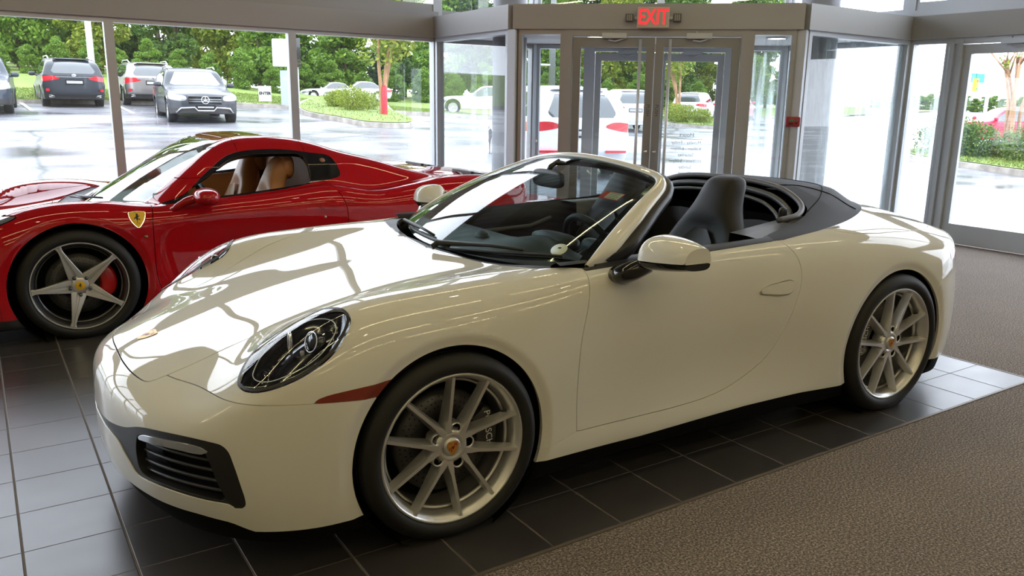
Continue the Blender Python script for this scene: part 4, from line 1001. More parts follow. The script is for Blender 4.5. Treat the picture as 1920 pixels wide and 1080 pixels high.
    def gp(u, s):
        i = u*(len(U)-1); j = (s+1)/2*(len(S)-1); i0 = min(int(i), len(U)-2); j0 = min(int(j), len(S)-2); a, b = i-i0, j-j0
        return (G[i0, j0]*(1-a)*(1-b)+G[i0+1, j0]*a*(1-b)+G[i0, j0+1]*(1-a)*b+G[i0+1, j0+1]*a*b)+np.array([.003, 0, -.003])
    for s0, s1 in ((-1, -.955), (.955, 1)): bd.grid([[gp(u, s) for s in (s0, s1)] for u in np.linspace(0, 1, 21)])
    bd.grid([[gp(u, s) for s in np.linspace(-1, 1, 41)] for u in (0, .03)]); bd.grid([[gp(u, s) for s in np.linspace(-1, 1, 41)] for u in (.955, 1)])
    bd.build('screen_border', M_gloss, wo)
    # frame sweep: pillar, header, pillar
    path = [G[i, 0] for i in range(0, 20)]; 
    top_pts = [G[20, j] for j in range(1, 40)]
    rs = [G[i, 40] for i in range(19, -1, -1)]
    raw = np.array(path+top_pts+rs); 
    sm2 = raw.copy()
    for _ in range(3): sm2[1:-1] = (sm2[:-2]+2*sm2[1:-1]+sm2[2:])/4
    start = sm2[0]*1; cen = np.array([.85, 0, 1.05])
    def clampf(v):
        v = np.array(v); lim = .775+.012*np.clip((v[2]-.9)/.05, 0, 1); v[1] = np.clip(v[1], -lim, lim); v[2] = max(v[2], .880) if v[0] > .45 else v[2]; return v
    def sweep(prof_fn, name, m):
        rows = []
        for i, p in enumerate(sm2):
            t = sm2[min(i+1, len(sm2)-1)]-sm2[max(i-1, 0)]; t /= np.linalg.norm(t); nn = np.array([-.5, .30*p[1]/.7, .85]); nn -= t*(nn@t); nn /= np.linalg.norm(nn); b = np.cross(t, nn); 
            if (p-cen)@b < 0: b = -b
            k = min(i, len(sm2)-1-i)/19.; prof = prof_fn(min(k, 1)); rows.append([clampf(p+b*a+nn*c) for a, c in prof])
        q = MB(); q.grid(rows); return q.build(name, m, root)
    def pf(k):
        w = .062-.022*max(0, k-.55)/.45
        return [(-.004, -.014), (-.004, .002), (.0, .006), (.010, .008), (w*.6, .004), (w*.9, -.006), (w, -.020), (w-.004, -.045), (w*.4, -.050)]
    fr = sweep(pf, 'windscreen_frame', M_white)
    def pf2(k):
        w = .062-.022*max(0, k-.55)/.45; e = .026+.030*(1-k)**2
        return [(w-.006, -.024), (w+.004, -.022), (w+e*.7, -.030), (w+e, -.046), (w+e-.01, -.075), (w*.3, -.065), (.0, -.050), (-.004, -.022)]
    sweep(pf2, 'frame_seal', M_black)
    # sail panel at the foot of the pillar
    for s in (-1, 1):
        q = MB(); t4 = [(.64, .772, .886), (.84, .774, .892), (.84, .708, .985), (.80, .706, .988)]; q.add([(a, s*b_, c_) for a, b_, c_ in t4]+[(a, s*(b_-.02), c_) for a, b_, c_ in t4], [(0, 1, 2, 3), (7, 6, 5, 4), (0, 4, 5, 1), (1, 5, 6, 2), (2, 6, 7, 3), (3, 7, 4, 0)]); q.build('mirror_triangle', M_black, root)
    # wipers, sticker, inspection label, rear-view mirror
    for (a, b, c) in (((.395, -.10), (.30, .0), 0), ((.42, -.56), (0, 0), 0)): pass
    def onglass(u, s, off=.010): 
        return gp(u, s)+np.array([-.42, 0, .9])*off
    for (s0, u0, s1, u1) in ((-.12, -.0, -.80, .035), (.62, .0, -.06, .03)):
        wq = MB(); A = onglass(u0, s0, .012); Bp = onglass(u1, s1, .012)
        arm = [A+np.array([-.05, 0, .0]), A+np.array([-.02, 0, .018]), (A+Bp)/2+np.array([-.01, 0, .020]), Bp*.8+A*.2+np.array([0, 0, .010])]
        wq.tube(arm, [.014, .012, .007, .006], 8); wo2 = wq.build('wiper', M_black, root)
        bl = MB(); pts = [onglass(u0+(u1-u0)*t+.012*math.sin(t*3.14), s0+(s1-s0)*t, .008) for t in np.linspace(.1, 1.12, 9)]; bl.tube(pts, .006, 6); bl.build('wiper_blade', M_black, wo2)
    M_lab = mat('label_paper', (.75, .74, .62), .6)
    def label(name, u, s, w, h, ang, m):
        p = gp(u, s); p1 = gp(u, s+.02)-gp(u, s-.02); p2 = gp(u+.02, s)-gp(u-.02, s); x = p1/np.linalg.norm(p1); y = p2/np.linalg.norm(p2)
        return frameM(p+np.array([-.001, 0, .001]), -x, y)
    ML = label('', .66, -.80, 0, 0, 0, None)
    q = MB(); q.box((-.05, -.032, 0), (.05, .032, .001)); q.xf(ML); st = q.build('inspection_label', mat('label_red', (.55, .03, .02), .5), wo)
    q = MB(); q.box((-.022, -.026, .001), (.046, .026, .0016)); q.xf(ML); q.build('label_paper_area', M_lab, st)
    for k in range(4): 
        q = MB(); q.box((-.016, .016-.012*k, .0016), (.036-.006*(k % 2), .019-.012*k, .002)); q.xf(ML); q.build('label_line', mat('print_grey', (.15, .18, .12), .6), st)
    MR = label('', .065, -.84, 0, 0, 0, None)
    q = MB(); q.lathe([(0, .0), (.034, .0), (.034, .001), (0, .001)], axis='Z', n=32); q.xf(MR @ Matrix.Translation((0, .018, .006))); rs_ = q.build('round_sticker', mat('sticker_green', (.62, .72, .66), .5), wo)
    q = MB(); q.blob((0, .026, .008), (.008, .005, .0004), 12, 4); q.xf(MR); q.build('sticker_mark', M_blackp, rs_)
    q = MB(); q.tube([(1.02, 0, 1.225), (.97, 0, 1.20), (.955, 0, 1.17)], .012, 8); q.blob((.955, -.005, 1.145), (.018, .125, .042), 24, 10, (.5, .5)); q.blob((1.02, 0, 1.215), (.035, .028, .012), 14, 8); q.build('rear_view_mirror', M_black, root)
    # badge
    q = np.array([[-.82, 0, .7]]); 
    for _ in range(5): q[:, 2] -= F(q)
    gq = gradF(F, q)[0]; gq /= np.linalg.norm(gq); shield(bpy.data.objects['hood'], frameM(q[0]+gq*.0015, (0, -1, 0), (gq[2], 0, -gq[0])), .030)
    # --- side mirrors
    for s in (-1, 1):
        def shellrows(hi_, lo_, zc, grow):
            N1, N2 = 28, 18; rows = []
            for i in range(N2+1):
                t = i/N2; yy_ = .872+.262*t; ry = min(1, .25+2.4*t)*math.sqrt(1-((t-.40)/.82)**2); row = []
                for k in range(N1+1):
                    a = 2*math.pi*k/N1; sx, sz = math.cos(a), math.sin(a); xx = .822+.045*t-((.118+grow)*ry)*math.copysign(abs(sx)**.75, sx)*(1 if sx > 0 else .55); zz = zc+.012*t+(hi_ if sz > 0 else lo_)*ry*math.copysign(abs(sz)**.8, sz)*(1.0-.18*t)
                    row.append((xx, s*yy_, zz))
                rows.append(row)
            q = MB(); q.grid(rows); q.add([rows[0][k] for k in range(N1)], [tuple(range(N1))], True); q.add([rows[-1][k] for k in range(N1)], [tuple(range(N1))], True); return q
        mo = shellrows(.096, .004, .934, 0).build('side_mirror', M_white, root, sub=1)
        shellrows(.004, .040, .928, -.003).build('mirror_lower_shell', M_gloss, mo, sub=1)
        f = MB(); f.tube([(.730, s*.83, .862), (.730, s*.865, .866), (.750, s*.905, .890), (.79, s*.945, .915)], [.046, .054, .052, .040], 14, flat=.75); f.build('mirror_foot', M_gloss, mo)
        gq_ = MB(); gq_.box((.890, s*.905, .925), (.893, s*1.09, .990)); gq_.build('mirror_glass', M_chrome, mo)
    # --- cabin
    tub = MB()
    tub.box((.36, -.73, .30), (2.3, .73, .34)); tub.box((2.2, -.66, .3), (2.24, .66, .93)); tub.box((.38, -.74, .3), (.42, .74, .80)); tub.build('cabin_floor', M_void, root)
    for s in (-1, 1):
        rows = []
        for x in np.linspace(.50, 2.12, 24):
            pull = .09*max(0, (x-1.62)/.5)**1.2
            rows.append([(x, s*(.776-pull), .905+.02*max(0, x-.9)+.0), (x, s*(.750-pull), .912+.02*max(0, x-.9)), (x, s*(.715-pull), .895), (x, s*(.70-pull), .82), (x, s*(.725-pull), .74), (x, s*(.69-pull), .66), (x, s*(.70-pull), .55), (x, s*(.71-pull), .34)])
        q = MB(); q.grid(rows); q.build('door_trim', M_leather, root)
        q = MB(); q.tube([(.70, s*.70, .80), (1.0, s*.69, .79), (1.3, s*.69, .80), (1.45, s*.70, .84)], .012, 8); q.build('door_pull', M_greyplast, root)
    d = MB(); rows = []
    for yv in np.linspace(-.74, .74, 25):
        hump = math.exp(-((yv+.36)/.17)**2)*.045; rows.append([(.37+.25*(yv/.78)**2, yv, .868), (.50+.12*(yv/.78)**2, yv, .885+hump*.3), (.62, yv, .895+hump), (.72, yv, .892+hump*1.1), (.775, yv, .865+hump*.8), (.78, yv, .80), (.74, yv, .70), (.72, yv, .62), (.70, yv, .5)])
    d.grid(rows); d.build('dashboard', mat('dash_grey', (.028, .030, .033), .5), root)
    q = MB(); q.tube([(.60, 0, .885), (.60, 0, .905), (.59, 0, .915)], [.05, .045, .02], 20, flat=.6); q.build('clock_pod', M_black, root)
    ck = MB(); ck.blob((.76, -.36, .915), (.055, .16, .038), 20, 10, (.7, .8)); ck.build('instrument_hood', M_black, root)
    co = MB(); co.box((.74, -.13, .34), (1.9, .13, .60), bev=.03); co.build('centre_console', M_leather, root)
    # steering wheel
    sw = MB(); c = Vector((.965, -.36, .845)); ax = Vector((.90, 0, .42)).normalized(); u = Vector((0, 1, 0)); w = ax.cross(u)
    sw.tube([c+(u*math.cos(a)+w*math.sin(a))*.182 for a in np.linspace(0, 2*math.pi, 40, endpoint=False)], .016, 10, closed=True)
    sw.tube([c-ax*.02, c-ax*.20], .035, 10); 
    for a in (0, math.pi, -math.pi/2, ): sw.tube([c-ax*.01, c+(u*math.cos(a)+w*math.sin(a))*.175], [.022, .014], 8)
    swo = sw.build('steering_wheel', M_leather, root); sh = MB(); sh.blob(tuple(c), (.03, .075, .065), 20, 10, (.6, .6)); sh.build('wheel_hub', M_black, swo)
    M_seatp = mat('seat_panel_black', (.016, .016, .018), .55)
    for yv in (-.36, .36): seat('front_seat', root, (1.53, yv, .50), M_leather, M_seatp)
    for yv in (-.30, .30):
        q = MB(); rows = []
        for t in np.linspace(0, 1, 8): rows.append([(1.98+.14*t, yv+.25*u, .58+.32*t+.012*math.cos(u*3)) for u in np.linspace(-1, 1, 10)])
        q.grid(rows); q.box((1.78, yv-.24, .52), (2.0, yv+.24, .58), bev=.03); q.build('rear_seat', M_leather, root)
    q = MB(); q.tube([(1.955, -.565, .955), (1.955, -.56, .99), (1.96, -.555, 1.0)], [.010, .012, .016], 8); q.blob((1.955, -.56, .985), (.022, .016, .035), 12, 8, (.6, .6)); q.build('belt_guide', M_black, root)
    # side ledge beside the rear seats and the grey rim of the well
    for s in (-1, 1):
        q = MB(); rows = []
        for x in np.linspace(1.56, 2.12, 12):
            t = (x-1.56)/.56; rows.append([(x, s*(.772-.06*t*0), .925+.02*t), (x, s*(.70-.12*t), .93+.035*t), (x, s*(.60-.10*t), .93+.035*t), (x, s*(.59-.10*t), .80)])
        q.grid(rows); q.build('side_ledge', M_greyplast, root)
    def FTz(x, y):
        Q = np.array([[x, y, 1.0]]); 
        for _ in range(8): Q[:, 2] -= FT(Q)
        return Q[0, 2]
    arc = catmull([(1.84, -.655), (1.98, -.645), (2.08, -.585), (2.135, -.48), (2.155, -.3), (2.16, 0), (2.155, .3), (2.135, .48), (2.08, .585), (1.98, .645), (1.84, .655)], 8)
    q = MB(); q.tube([(a-.012, b*.985, FTz(a, b)+.004) for a, b in arc], .014, 10); q.build('well_rim', M_greyplast, root)
    q = MB(); q.tube([(a-.055, b*.93, FTz(a, b)-.035) for a, b in arc[8:-8]], .016, 10); q.tube([(a-.10, b*.88, FTz(a, b)-.065) for a, b in arc[8:-8]], .010, 10); q.build('wind_deflector', mat('deflector_grey', (.05, .055, .06), .4), root)
    # tail-end chrome-white lamp bulge is part of the bumper; exhaust not in view
    return root
# ------------------------------------------------------------------ the red coupe: shape and parts
FT_ = Tab([-1.15, -1.0, -.9, -.7, -.5, -.35, -.2, 0, .2, .4, .6, .9, 1.2, 1.45, 1.65, 2.0, 2.3, 2.65, 2.9, 3.2, 3.45, 3.65], [0, .3, .5, .65, .78, .86, .93, 1.0], [
    [.36, .35, .34, .32, .29, .26, .22, .15], [.44, .44, .43, .42, .39, .36, .30, .22], [.49, .49, .49, .49, .47, .43, .37, .28], [.57, .565, .575, .61, .61, .58, .52, .42],
    [.625, .62, .64, .70, .725, .705, .65, .52], [.655, .652, .69, .755, .778, .765, .71, .58], [.68, .682, .73, .80, .824, .810, .755, .62], [.715, .712, .755, .822, .842, .832, .775, .65],
    [.74, .738, .765, .815, .836, .828, .778, .66], [.765, .765, .775, .795, .805, .802, .768, .66], [.79, .79, .79, .788, .795, .80, .77, .68], [.82, .82, .815, .81, .815, .82, .79, .70],
    [.84, .84, .83, .83, .838, .842, .81, .72], [.87, .87, .862, .86, .868, .870, .84, .75], [.91, .90, .885, .875, .885, .888, .86, .78], [.95, .93, .88, .825, .825, .835, .82, .76],
    [.95, .925, .88, .845, .862, .868, .845, .78], [.93, .91, .88, .888, .915, .908, .87, .79], [.915, .90, .88, .888, .912, .903, .86, .77], [.89, .885, .875, .875, .880, .862, .81, .70],
    [.85, .848, .845, .83, .80, .77, .70, .60], [.78, .78, .77, .75, .70, .66, .60, .5]], .1, .07, True)
FW_ = Tab([-1.1, -.7, -.4, 0, .45, .9, 1.4, 1.9, 2.3, 2.65, 3.1, 3.5, 3.7], [.1, .2, .3, .4, .5, .6, .7, .8, .9, 1.0], [
    [.90, .91, .92, .92, .92, .91, .89, .86, .82, .78], [.93, .94, .95, .95, .95, .94, .92, .90, .86, .8], [.945, .955, .96, .962, .96, .95, .935, .91, .87, .82], [.955, .965, .968, .968, .965, .957, .945, .92, .88, .83],
    [.93, .955, .950, .940, .936, .938, .943, .925, .88, .83], [.88, .935, .915, .898, .892, .905, .925, .915, .88, .83], [.88, .945, .930, .915, .910, .922, .938, .925, .885, .83], [.92, .96, .955, .95, .945, .948, .95, .932, .89, .83],
    [.94, .965, .966, .966, .966, .963, .955, .938, .90, .84], [.94, .966, .968, .968, .968, .965, .958, .940, .90, .84], [.91, .95, .955, .957, .955, .95, .94, .92, .87, .80], [.86, .90, .91, .91, .91, .90, .88, .85, .80, .74], [.80, .84, .85, .85, .85, .84, .82, .79, .74, .7]], .1, .06)
FC_x = np.array([-.2, .05, .15, .3, .5, .7, .87, 1.0, 1.12, 1.3, 1.5, 1.68, 1.85, 2.1, 2.38, 2.7, 3.0, 3.6]); FC_z = np.array([.50, .66, .725, .825, .945, 1.06, 1.145, 1.192, 1.212, 1.216, 1.198, 1.16, 1.105, 1.05, .965, .885, .80, .6])
FC_ = Tab(FC_x, [0, 1.], np.stack([FC_z, FC_z], 1), .09, .5)
FWH = [(0., .338, .385, .338, .273, .955), (2.65, .357, .40, .357, .273, .962)]
def coupe_F(P):
    x, y, z = P[:, 0], np.abs(P[:, 1]), P[:, 2]; w = FW_(x, z)
    for cx, cz, R, *_ in FWH:
        r = np.sqrt((x-cx)**2+(z-cz)**2); t = np.clip((R+.05-r)/.055, 0, 1.2); w = w-.012*t*t*(3-2*np.minimum(t, 1))
    f = smax(z-FT_(x, y), y-w, .10); f = smax(f, -1.03+.34*(y/.95)**3+.10*np.maximum(0, z-.35)-x, .10); f = smax(f, x-(3.56-.30*(y/.95)**3.5), .08); f = smax(f, .10-z, .05)
    xs = x-.38*y*y*np.clip((1.3-x)/.8, 0, 1)+.10*y*y*np.clip((x-1.5)/.5, 0, 1); cz = FC_(xs, np.zeros_like(x)); 
    rear = np.clip((x-1.75)/.35, 0, 1); valley = rear*.16*np.clip(1-y/.46, 0, 1)**.8*np.clip((2.9-x)/.6, 0, 1)
    cw = .845-.62*np.maximum(z-.78, 0)-.55*np.maximum(z-1.02, 0)**1.2*1.2; cw = cw-.10*np.clip((x-1.7)/.9, 0, 1)
    c = smax(z-cz+valley, (y-cw)*.85, .10); c = smax(c, .5-z, .05)
    return smin(f, c, .045)
def make_ferrari():
    F = coupe_F; root = empty('sports_coupe', (-.829, 3.343, 0), 0, 'glossy red low sports car with tan seats and five-spoke wheels behind the white convertible', 'car')
    V, T = shell(F, -.4, 2.9, .5, 44, 330, 260, 1.5)
    arch = lambda V: np.min([np.where(np.abs(V[:, 1]) > .6, np.hypot(V[:, 0]-cx, V[:, 2]-cz)-R, 9) for cx, cz, R, *_ in FWH], 0)
    A = clip(V, T, -arch(V)); under = clip(*A, A[0][:, 2]-.17); up = clip(*A, .17-A[0][:, 2])
    wsP = np.concatenate([[(.12, -.3), (.12, 0)], catmull([(.145, .2), (.215, .40), (.33, .60), (.41, .685), (.45, .695), (.60, .650), (.80, .585), (.92, .535), (.965, .48), (.975, .3), (.965, 0)], 5), [(.965, -.3)]])
    sw = catmull([(.50, .800), (.66, .855), (.83, .985), (.98, 1.085), (1.10, 1.118), (1.38, 1.128), (1.60, 1.100), (1.735, 1.072), (1.765, 1.02), (1.775, .94), (1.70, .915), (1.60, .903), (1.42, .872), (1.19, .846), (.91, .825), (.70, .812)], 5, True)
    op = catmull([(.60, .820), (.84, .965), (.99, 1.060), (1.10, 1.090), (1.38, 1.100), (1.52, 1.088), (1.545, 1.05), (1.55, .96), (1.53, .905), (1.42, .885), (1.19, .860), (.91, .838), (.70, .826)], 5, True)
    door = np.concatenate([catmull([(.455, .799), (.442, .70), (.440, .55), (.443, .337), (.47, .24)], 5), catmull([(.60, .215), (1.2, .21), (1.62, .26), (1.72, .45), (1.745, .60), (1.725, .775), (1.60, .93), (1.3, .96), (.5, .95)], 5)])
    g = .0028
    cz_ = lambda W: np.where(W[:, 2] > .68, 0, 9)
    d = sdpoly(plan(up[0]), wsP)+np.where((up[0][:, 2] > .70) & (up[0][:, 0] < 1.2), 0, 9); WS = clip(*up, d, .001); up = clip(*up, -d, .001)
    cow = np.array([(-.02, -.3), (-.02, 0), (.0, .30), (.08, .45), (.30, .60), (.33, .595), (.2, .40), (.12, 0), (.12, -.3)])
    d = sdpoly(plan(up[0]), cow)+np.where(up[0][:, 2] > .6, 0, 9); CO = clip(*up, d); up = clip(*up, -d)
    d = np.where((np.abs(up[0][:, 1]) > .42), sdpoly(side(up[0]), sw), 9); SW = clip(*up, d); up = clip(*up, -d)
    hl = catmull([(-.86, .60), (-.70, .67), (-.50, .74), (-.35, .775), (-.285, .775), (-.34, .745), (-.55, .68), (-.75, .62)], 5, True)
    d = np.where((np.abs(up[0][:, 1]) > .55) & (up[0][:, 1] < 9), sdpoly(side(up[0]), hl), 9); HL = clip(*up, d, g); up = clip(*up, -d, g)
    hood = np.concatenate([[(-.90, -.3), (-.90, 0)], catmull([(-.88, .25), (-.80, .42), (-.6, .50), (-.3, .53), (0, .56), (.2, .60), (.30, .62)], 5), catmull([(.17, .42), (.0, .40), (-.02, .2), (-.02, 0)], 4), [(-.02, -.3)]])
    d = np.where(up[0][:, 2] > .4, sdpoly(plan(up[0]), hood), 9); HO = clip(*up, d, g); up = clip(*up, -d, g)
    d = np.where(np.abs(up[0][:, 1]) > .6, sdpoly(side(up[0]), door), 9); DO = clip(*up, d, g); up = clip(*up, -d, g)
    rp = np.array([(1.045, -.3), (1.045, .3), (1.075, .47), (1.085, .8), (1.56, .8), (1.545, .4), (1.54, -.3)])
    d = np.where(up[0][:, 2] > 1.08, sdpoly(plan(up[0]), rp), 9); RP = clip(*up, d, g); up = clip(*up, -d, g)
    bp = np.array([(-1.4, .62), (-.62, .60), (-.47, .45), (-.43, .30), (-.42, 0), (-1.4, 0)])
    d = sdpoly(side(up[0]), bp); BU = clip(*up, d, g*.6); up = clip(*up, -d, g*.6)
    dO = sdpoly(side(SW[0]), op); FR = clip(*SW, -dO)
    full = lambda n, s, m, **k: skin(n, F, *weld_mirror(*s), m, root, **k)
    def pair(n, s, m, par=None, **k): return [skin(n, F, *s, m, par[0] if par else root, **k), skin(n, F, *mirror_part(*s), m, par[1] if par else root, **k)]
    full('under_panel', under, M_black); full('body_shell', up, M_red, flange=.012); full('hood', HO, M_red, flange=.012); full('roof_panel', RP, M_red, flange=.012); full('front_bumper', BU, M_red, flange=.015)
    doors = pair('door', DO, M_red, flange=.012); pair('window_frame', FR, M_gloss, off=-.004, flange=.03); full('cowl_panel', CO, M_black, off=-.006)
    wo = full('windscreen', WS, glass('coupe_glass', (.70, .80, .76), 1.25, 0, 1.55)); pair('headlight', HL, mat('lamp_grey_glass', (.22, .24, .26), .08, .3, 1.))
    bord = clip(*WS, -(sdpoly(plan(WS[0]), wsP)+.03)); full('screen_border', bord, M_gloss, off=-.004)
    sh = clip(V, T, -arch(V)); d = sdpoly(plan(sh[0]), wsP)+np.where((sh[0][:, 2] > .70) & (sh[0][:, 0] < 1.2), 0, 9); sh = clip(*sh, -d); d = np.where(np.abs(sh[0][:, 1]) > .42, sdpoly(side(sh[0]), op), 9); sh = clip(*sh, -d)
    low = clip(*sh, sh[0][:, 2]-.80); hi = clip(*sh, .80-sh[0][:, 2]); full('gap_shade_shell', low, M_void, off=-.016); full('roof_lining', hi, mat('lining_tan', (.30, .17, .09), .8), off=-.03)  # lower layer is near-black to paint the shade in the panel gaps
    # door handle: scoop with a blade, lock, shield, side repeater
    hd = catmull([(1.535, .748), (1.60, .765), (1.665, .760), (1.675, .735), (1.62, .720), (1.56, .728)], 4, True)
    for k in (0, 1):
        s = clip(*DO, np.where(DO[0][:, 1] < 0, sdpoly(side(DO[0]), hd), 9)); s = s if k == 0 else mirror_part(*s); skin('door_handle', F, *s, M_red, doors[k], off=.012, flange=.012)
    def on_side(x, z):
        lo, hi_ = -1.1, -.5
        for _ in range(24):
            m = (lo+hi_)/2
            if F(np.array([[x, m, z]]))[0] > 0: lo = m
            else: hi_ = m
        n = gradF(F, np.array([[x, hi_, z]]))[0]; return Vector((x, hi_, z)), Vector(n).normalized()
    p, n = on_side(.355, .730); M = frameM(p+n*.003, (1, 0, 0), Vector((0, 0, 1))-n*n.z); sc = .047
    out = catmull([(-.95, .85), (-.5, .95), (0, 1.0), (.5, .95), (.95, .85), (.92, .2), (.6, -.55), (0, -1.2), (-.6, -.55), (-.92, .2)], 4, True)*sc
    q = MB(); nn = len(out); q.add([(a*1.08, b*1.06, -.002) for a, b in out], [tuple(range(nn))]); shd = q.xf(M).build('shield_badge', M_chrome, root)
    q = MB(); q.add([(a, b, .001) for a, b in out], [tuple(range(nn))]); q.xf(M).build('shield_face', M_yellow, shd); horse(shd, M @ Matrix.Translation((0, .004, .001)), sc*.85)
    q = MB(); 
    for t, c_ in ((-.5, 0), (.5, 0)): pass
    q.box((-.020, .040, .0015), (-.006, .044, .002)); q.xf(M).build('shield_green', mat('badge_green', (.02, .3, .05), .4), shd)
    q = MB(); q.box((.006, .040, .0015), (.020, .044, .002)); q.xf(M).build('shield_red', M_redp, shd)
    text_mesh('shield_letters', 'S F', .017, M_blackp, M @ Matrix.Translation((0, -.034, .002)), shd, .0003)
    p, n = on_side(.393, .615); q = MB(); q.blob((0, 0, 0), (.012, .008, .010), 14, 8); q.xf(Matrix.Translation(p)); q.build('side_repeater', mat('repeater_amber', (.30, .16, .05), .2, .3, .6), root)
    p, n = on_side(1.575, .665); q = MB(); q.blob((0, 0, 0), (.009, .005, .009), 14, 8); q.xf(Matrix.Translation(p)); q.build('door_lock', mat('lock_grey', (.35, .33, .32), .3, .8), root)
    # mirrors on curved stalks
    for s in (-1, 1):
        b = MB(); b.blob((.765, s*.99, .853), (.080, .130, .056), 26, 16, (.85, .85)); mo = b.build('side_mirror', M_red, root, sub=1)
        st = MB(); st.tube(catmull([(.57, s*.875, .76), (.60, s*.90, .785), (.65, s*.925, .82), (.72, s*.95, .845)], 4), [.030]*4+[.034]*4+[.038]*4+[.030], 12, flat=.75); st.build('mirror_stalk', M_red, mo)
        gq = MB(); gq.box((.828, s*.945, .836), (.834, s*1.035, .870)); gq.build('mirror_glass', M_chrome, mo)
    # cabin
    M_tand = mat('dark_tan_leather', (.22, .10, .045), .5)
    for yv in (-.37, .37):
        o = seat('front_seat', root, (1.20, yv, .36), M_tan, mat('pale_tan_panel', (.56, .40, .25), .5), .95, top=.70)
        hq = MB(); hq.blob((1.475, yv, .985), (.060, .115, .095), 22, 14, (.75, .7)); hb = hq.build('head_rest', M_tan, o, sub=1); horse(o, frameM((1.408, yv, .99), (0, -1, 0), (.28, 0, .96)), .018)
    for s in (-1, 1):
        rows = [[(x, s*(.79-.06*0), .80+.06*(x-.5)), (x, s*.74, .80+.06*(x-.5)), (x, s*.72, .70), (x, s*.70, .62), (x, s*.74, .45), (x, s*.74, .25)] for x in np.linspace(.45, 1.6, 12)]
        q = MB(); q.grid(rows); q.build('door_trim', M_tan, root)
    q = MB(); q.box((.2, -.76, .2), (1.75, .76, .24)); q.box((1.70, -.70, .24), (1.74, .70, .98)); q.box((.25, -.74, .24), (.30, .74, .66)); q.build('cabin_floor', M_void, root)
    q = MB(); q.box((1.64, -.68, .5), (1.69, .68, 1.06), bev=.02); q.build('bulkhead_trim', M_tand, root)
    q = MB(); rows = [[(.28+.30*(y/.75)**2, y, .735), (.50+.1*(y/.75)**2, y, .775+.03*math.exp(-((y+.37)/.16)**2)), (.72, y, .78+.05*math.exp(-((y+.37)/.16)**2)), (.76, y, .74), (.74, y, .6), (.72, y, .4)] for y in np.linspace(-.75, .75, 21)]; q.grid(rows); q.build('dashboard', mat('dash_black', (.03, .028, .026), .5), root)
    q = MB(); c = Vector((.92, -.37, .72)); ax = Vector((.92, 0, .38)).normalized(); u = Vector((0, 1, 0)); w = ax.cross(u); q.tube([c+(u*math.cos(a)+w*math.sin(a))*.175 for a in np.linspace(0, 2*math.pi, 36, endpoint=False)], .015, 8, closed=True); q.tube([c, c-ax*.15], .03, 8); q.build('steering_wheel', M_black, root)
    for s in (-1, 1):
        q = MB(); q.prism([(.50, .80), (.70, .81), (.70, .885), (.665, .87)], s*.775, s*.765); q.build('mirror_triangle', M_black, root)
    q = MB(); q.tube([(.14, .30, .755), (.17, .05, .775), (.24, -.30, .80)], [.012, .010, .006], 6); q.tube([(.10, .32, .75), (.12, .1, .77), (.15, -.2, .785)], .008, 6); q.build('wiper', M_black, root)
    q = MB(); q.blob((.97, 0, 1.10), (.02, .11, .035), 18, 8, (.6, .6)); q.build('rear_view_mirror', M_black, root)
    # wheels and their wells
    for cx, cz, R, *_ in FWH:
        for s in (-1, 1):
            w = MB(); w.lathe([(R-.002, 0), (R+.01, .03), (R+.012, .38), (0, .38)], c=(cx, 0, cz), n=48); w.xf(Matrix.Scale(-s, 4, (0, 1, 0))); w.xf(Matrix.Translation((0, s*.935, 0))); w.build('wheel_liner', M_void, root)
    for cx, cz, R, Rt, rr, yo in FWH:
        for s in (-1, 1): wheel(root, (cx, s*yo, cz), (-.045 if cx < 1 else 0)+(0 if s < 0 else math.pi), cz+.002, rr, .235 if cx < 1 else .295, 'five', 'horse', .05, spoke0=math.radians(12))
    # raised engine-cover vents and tail fins
    for s in (-1, 1):
        q = MB()
        for k in range(4): q.box((2.95+.07*k, s*.30, .895-.012*k), (2.98+.07*k, s*.62, .915-.012*k))
        q.build('engine_vent', M_black, root)
    return root
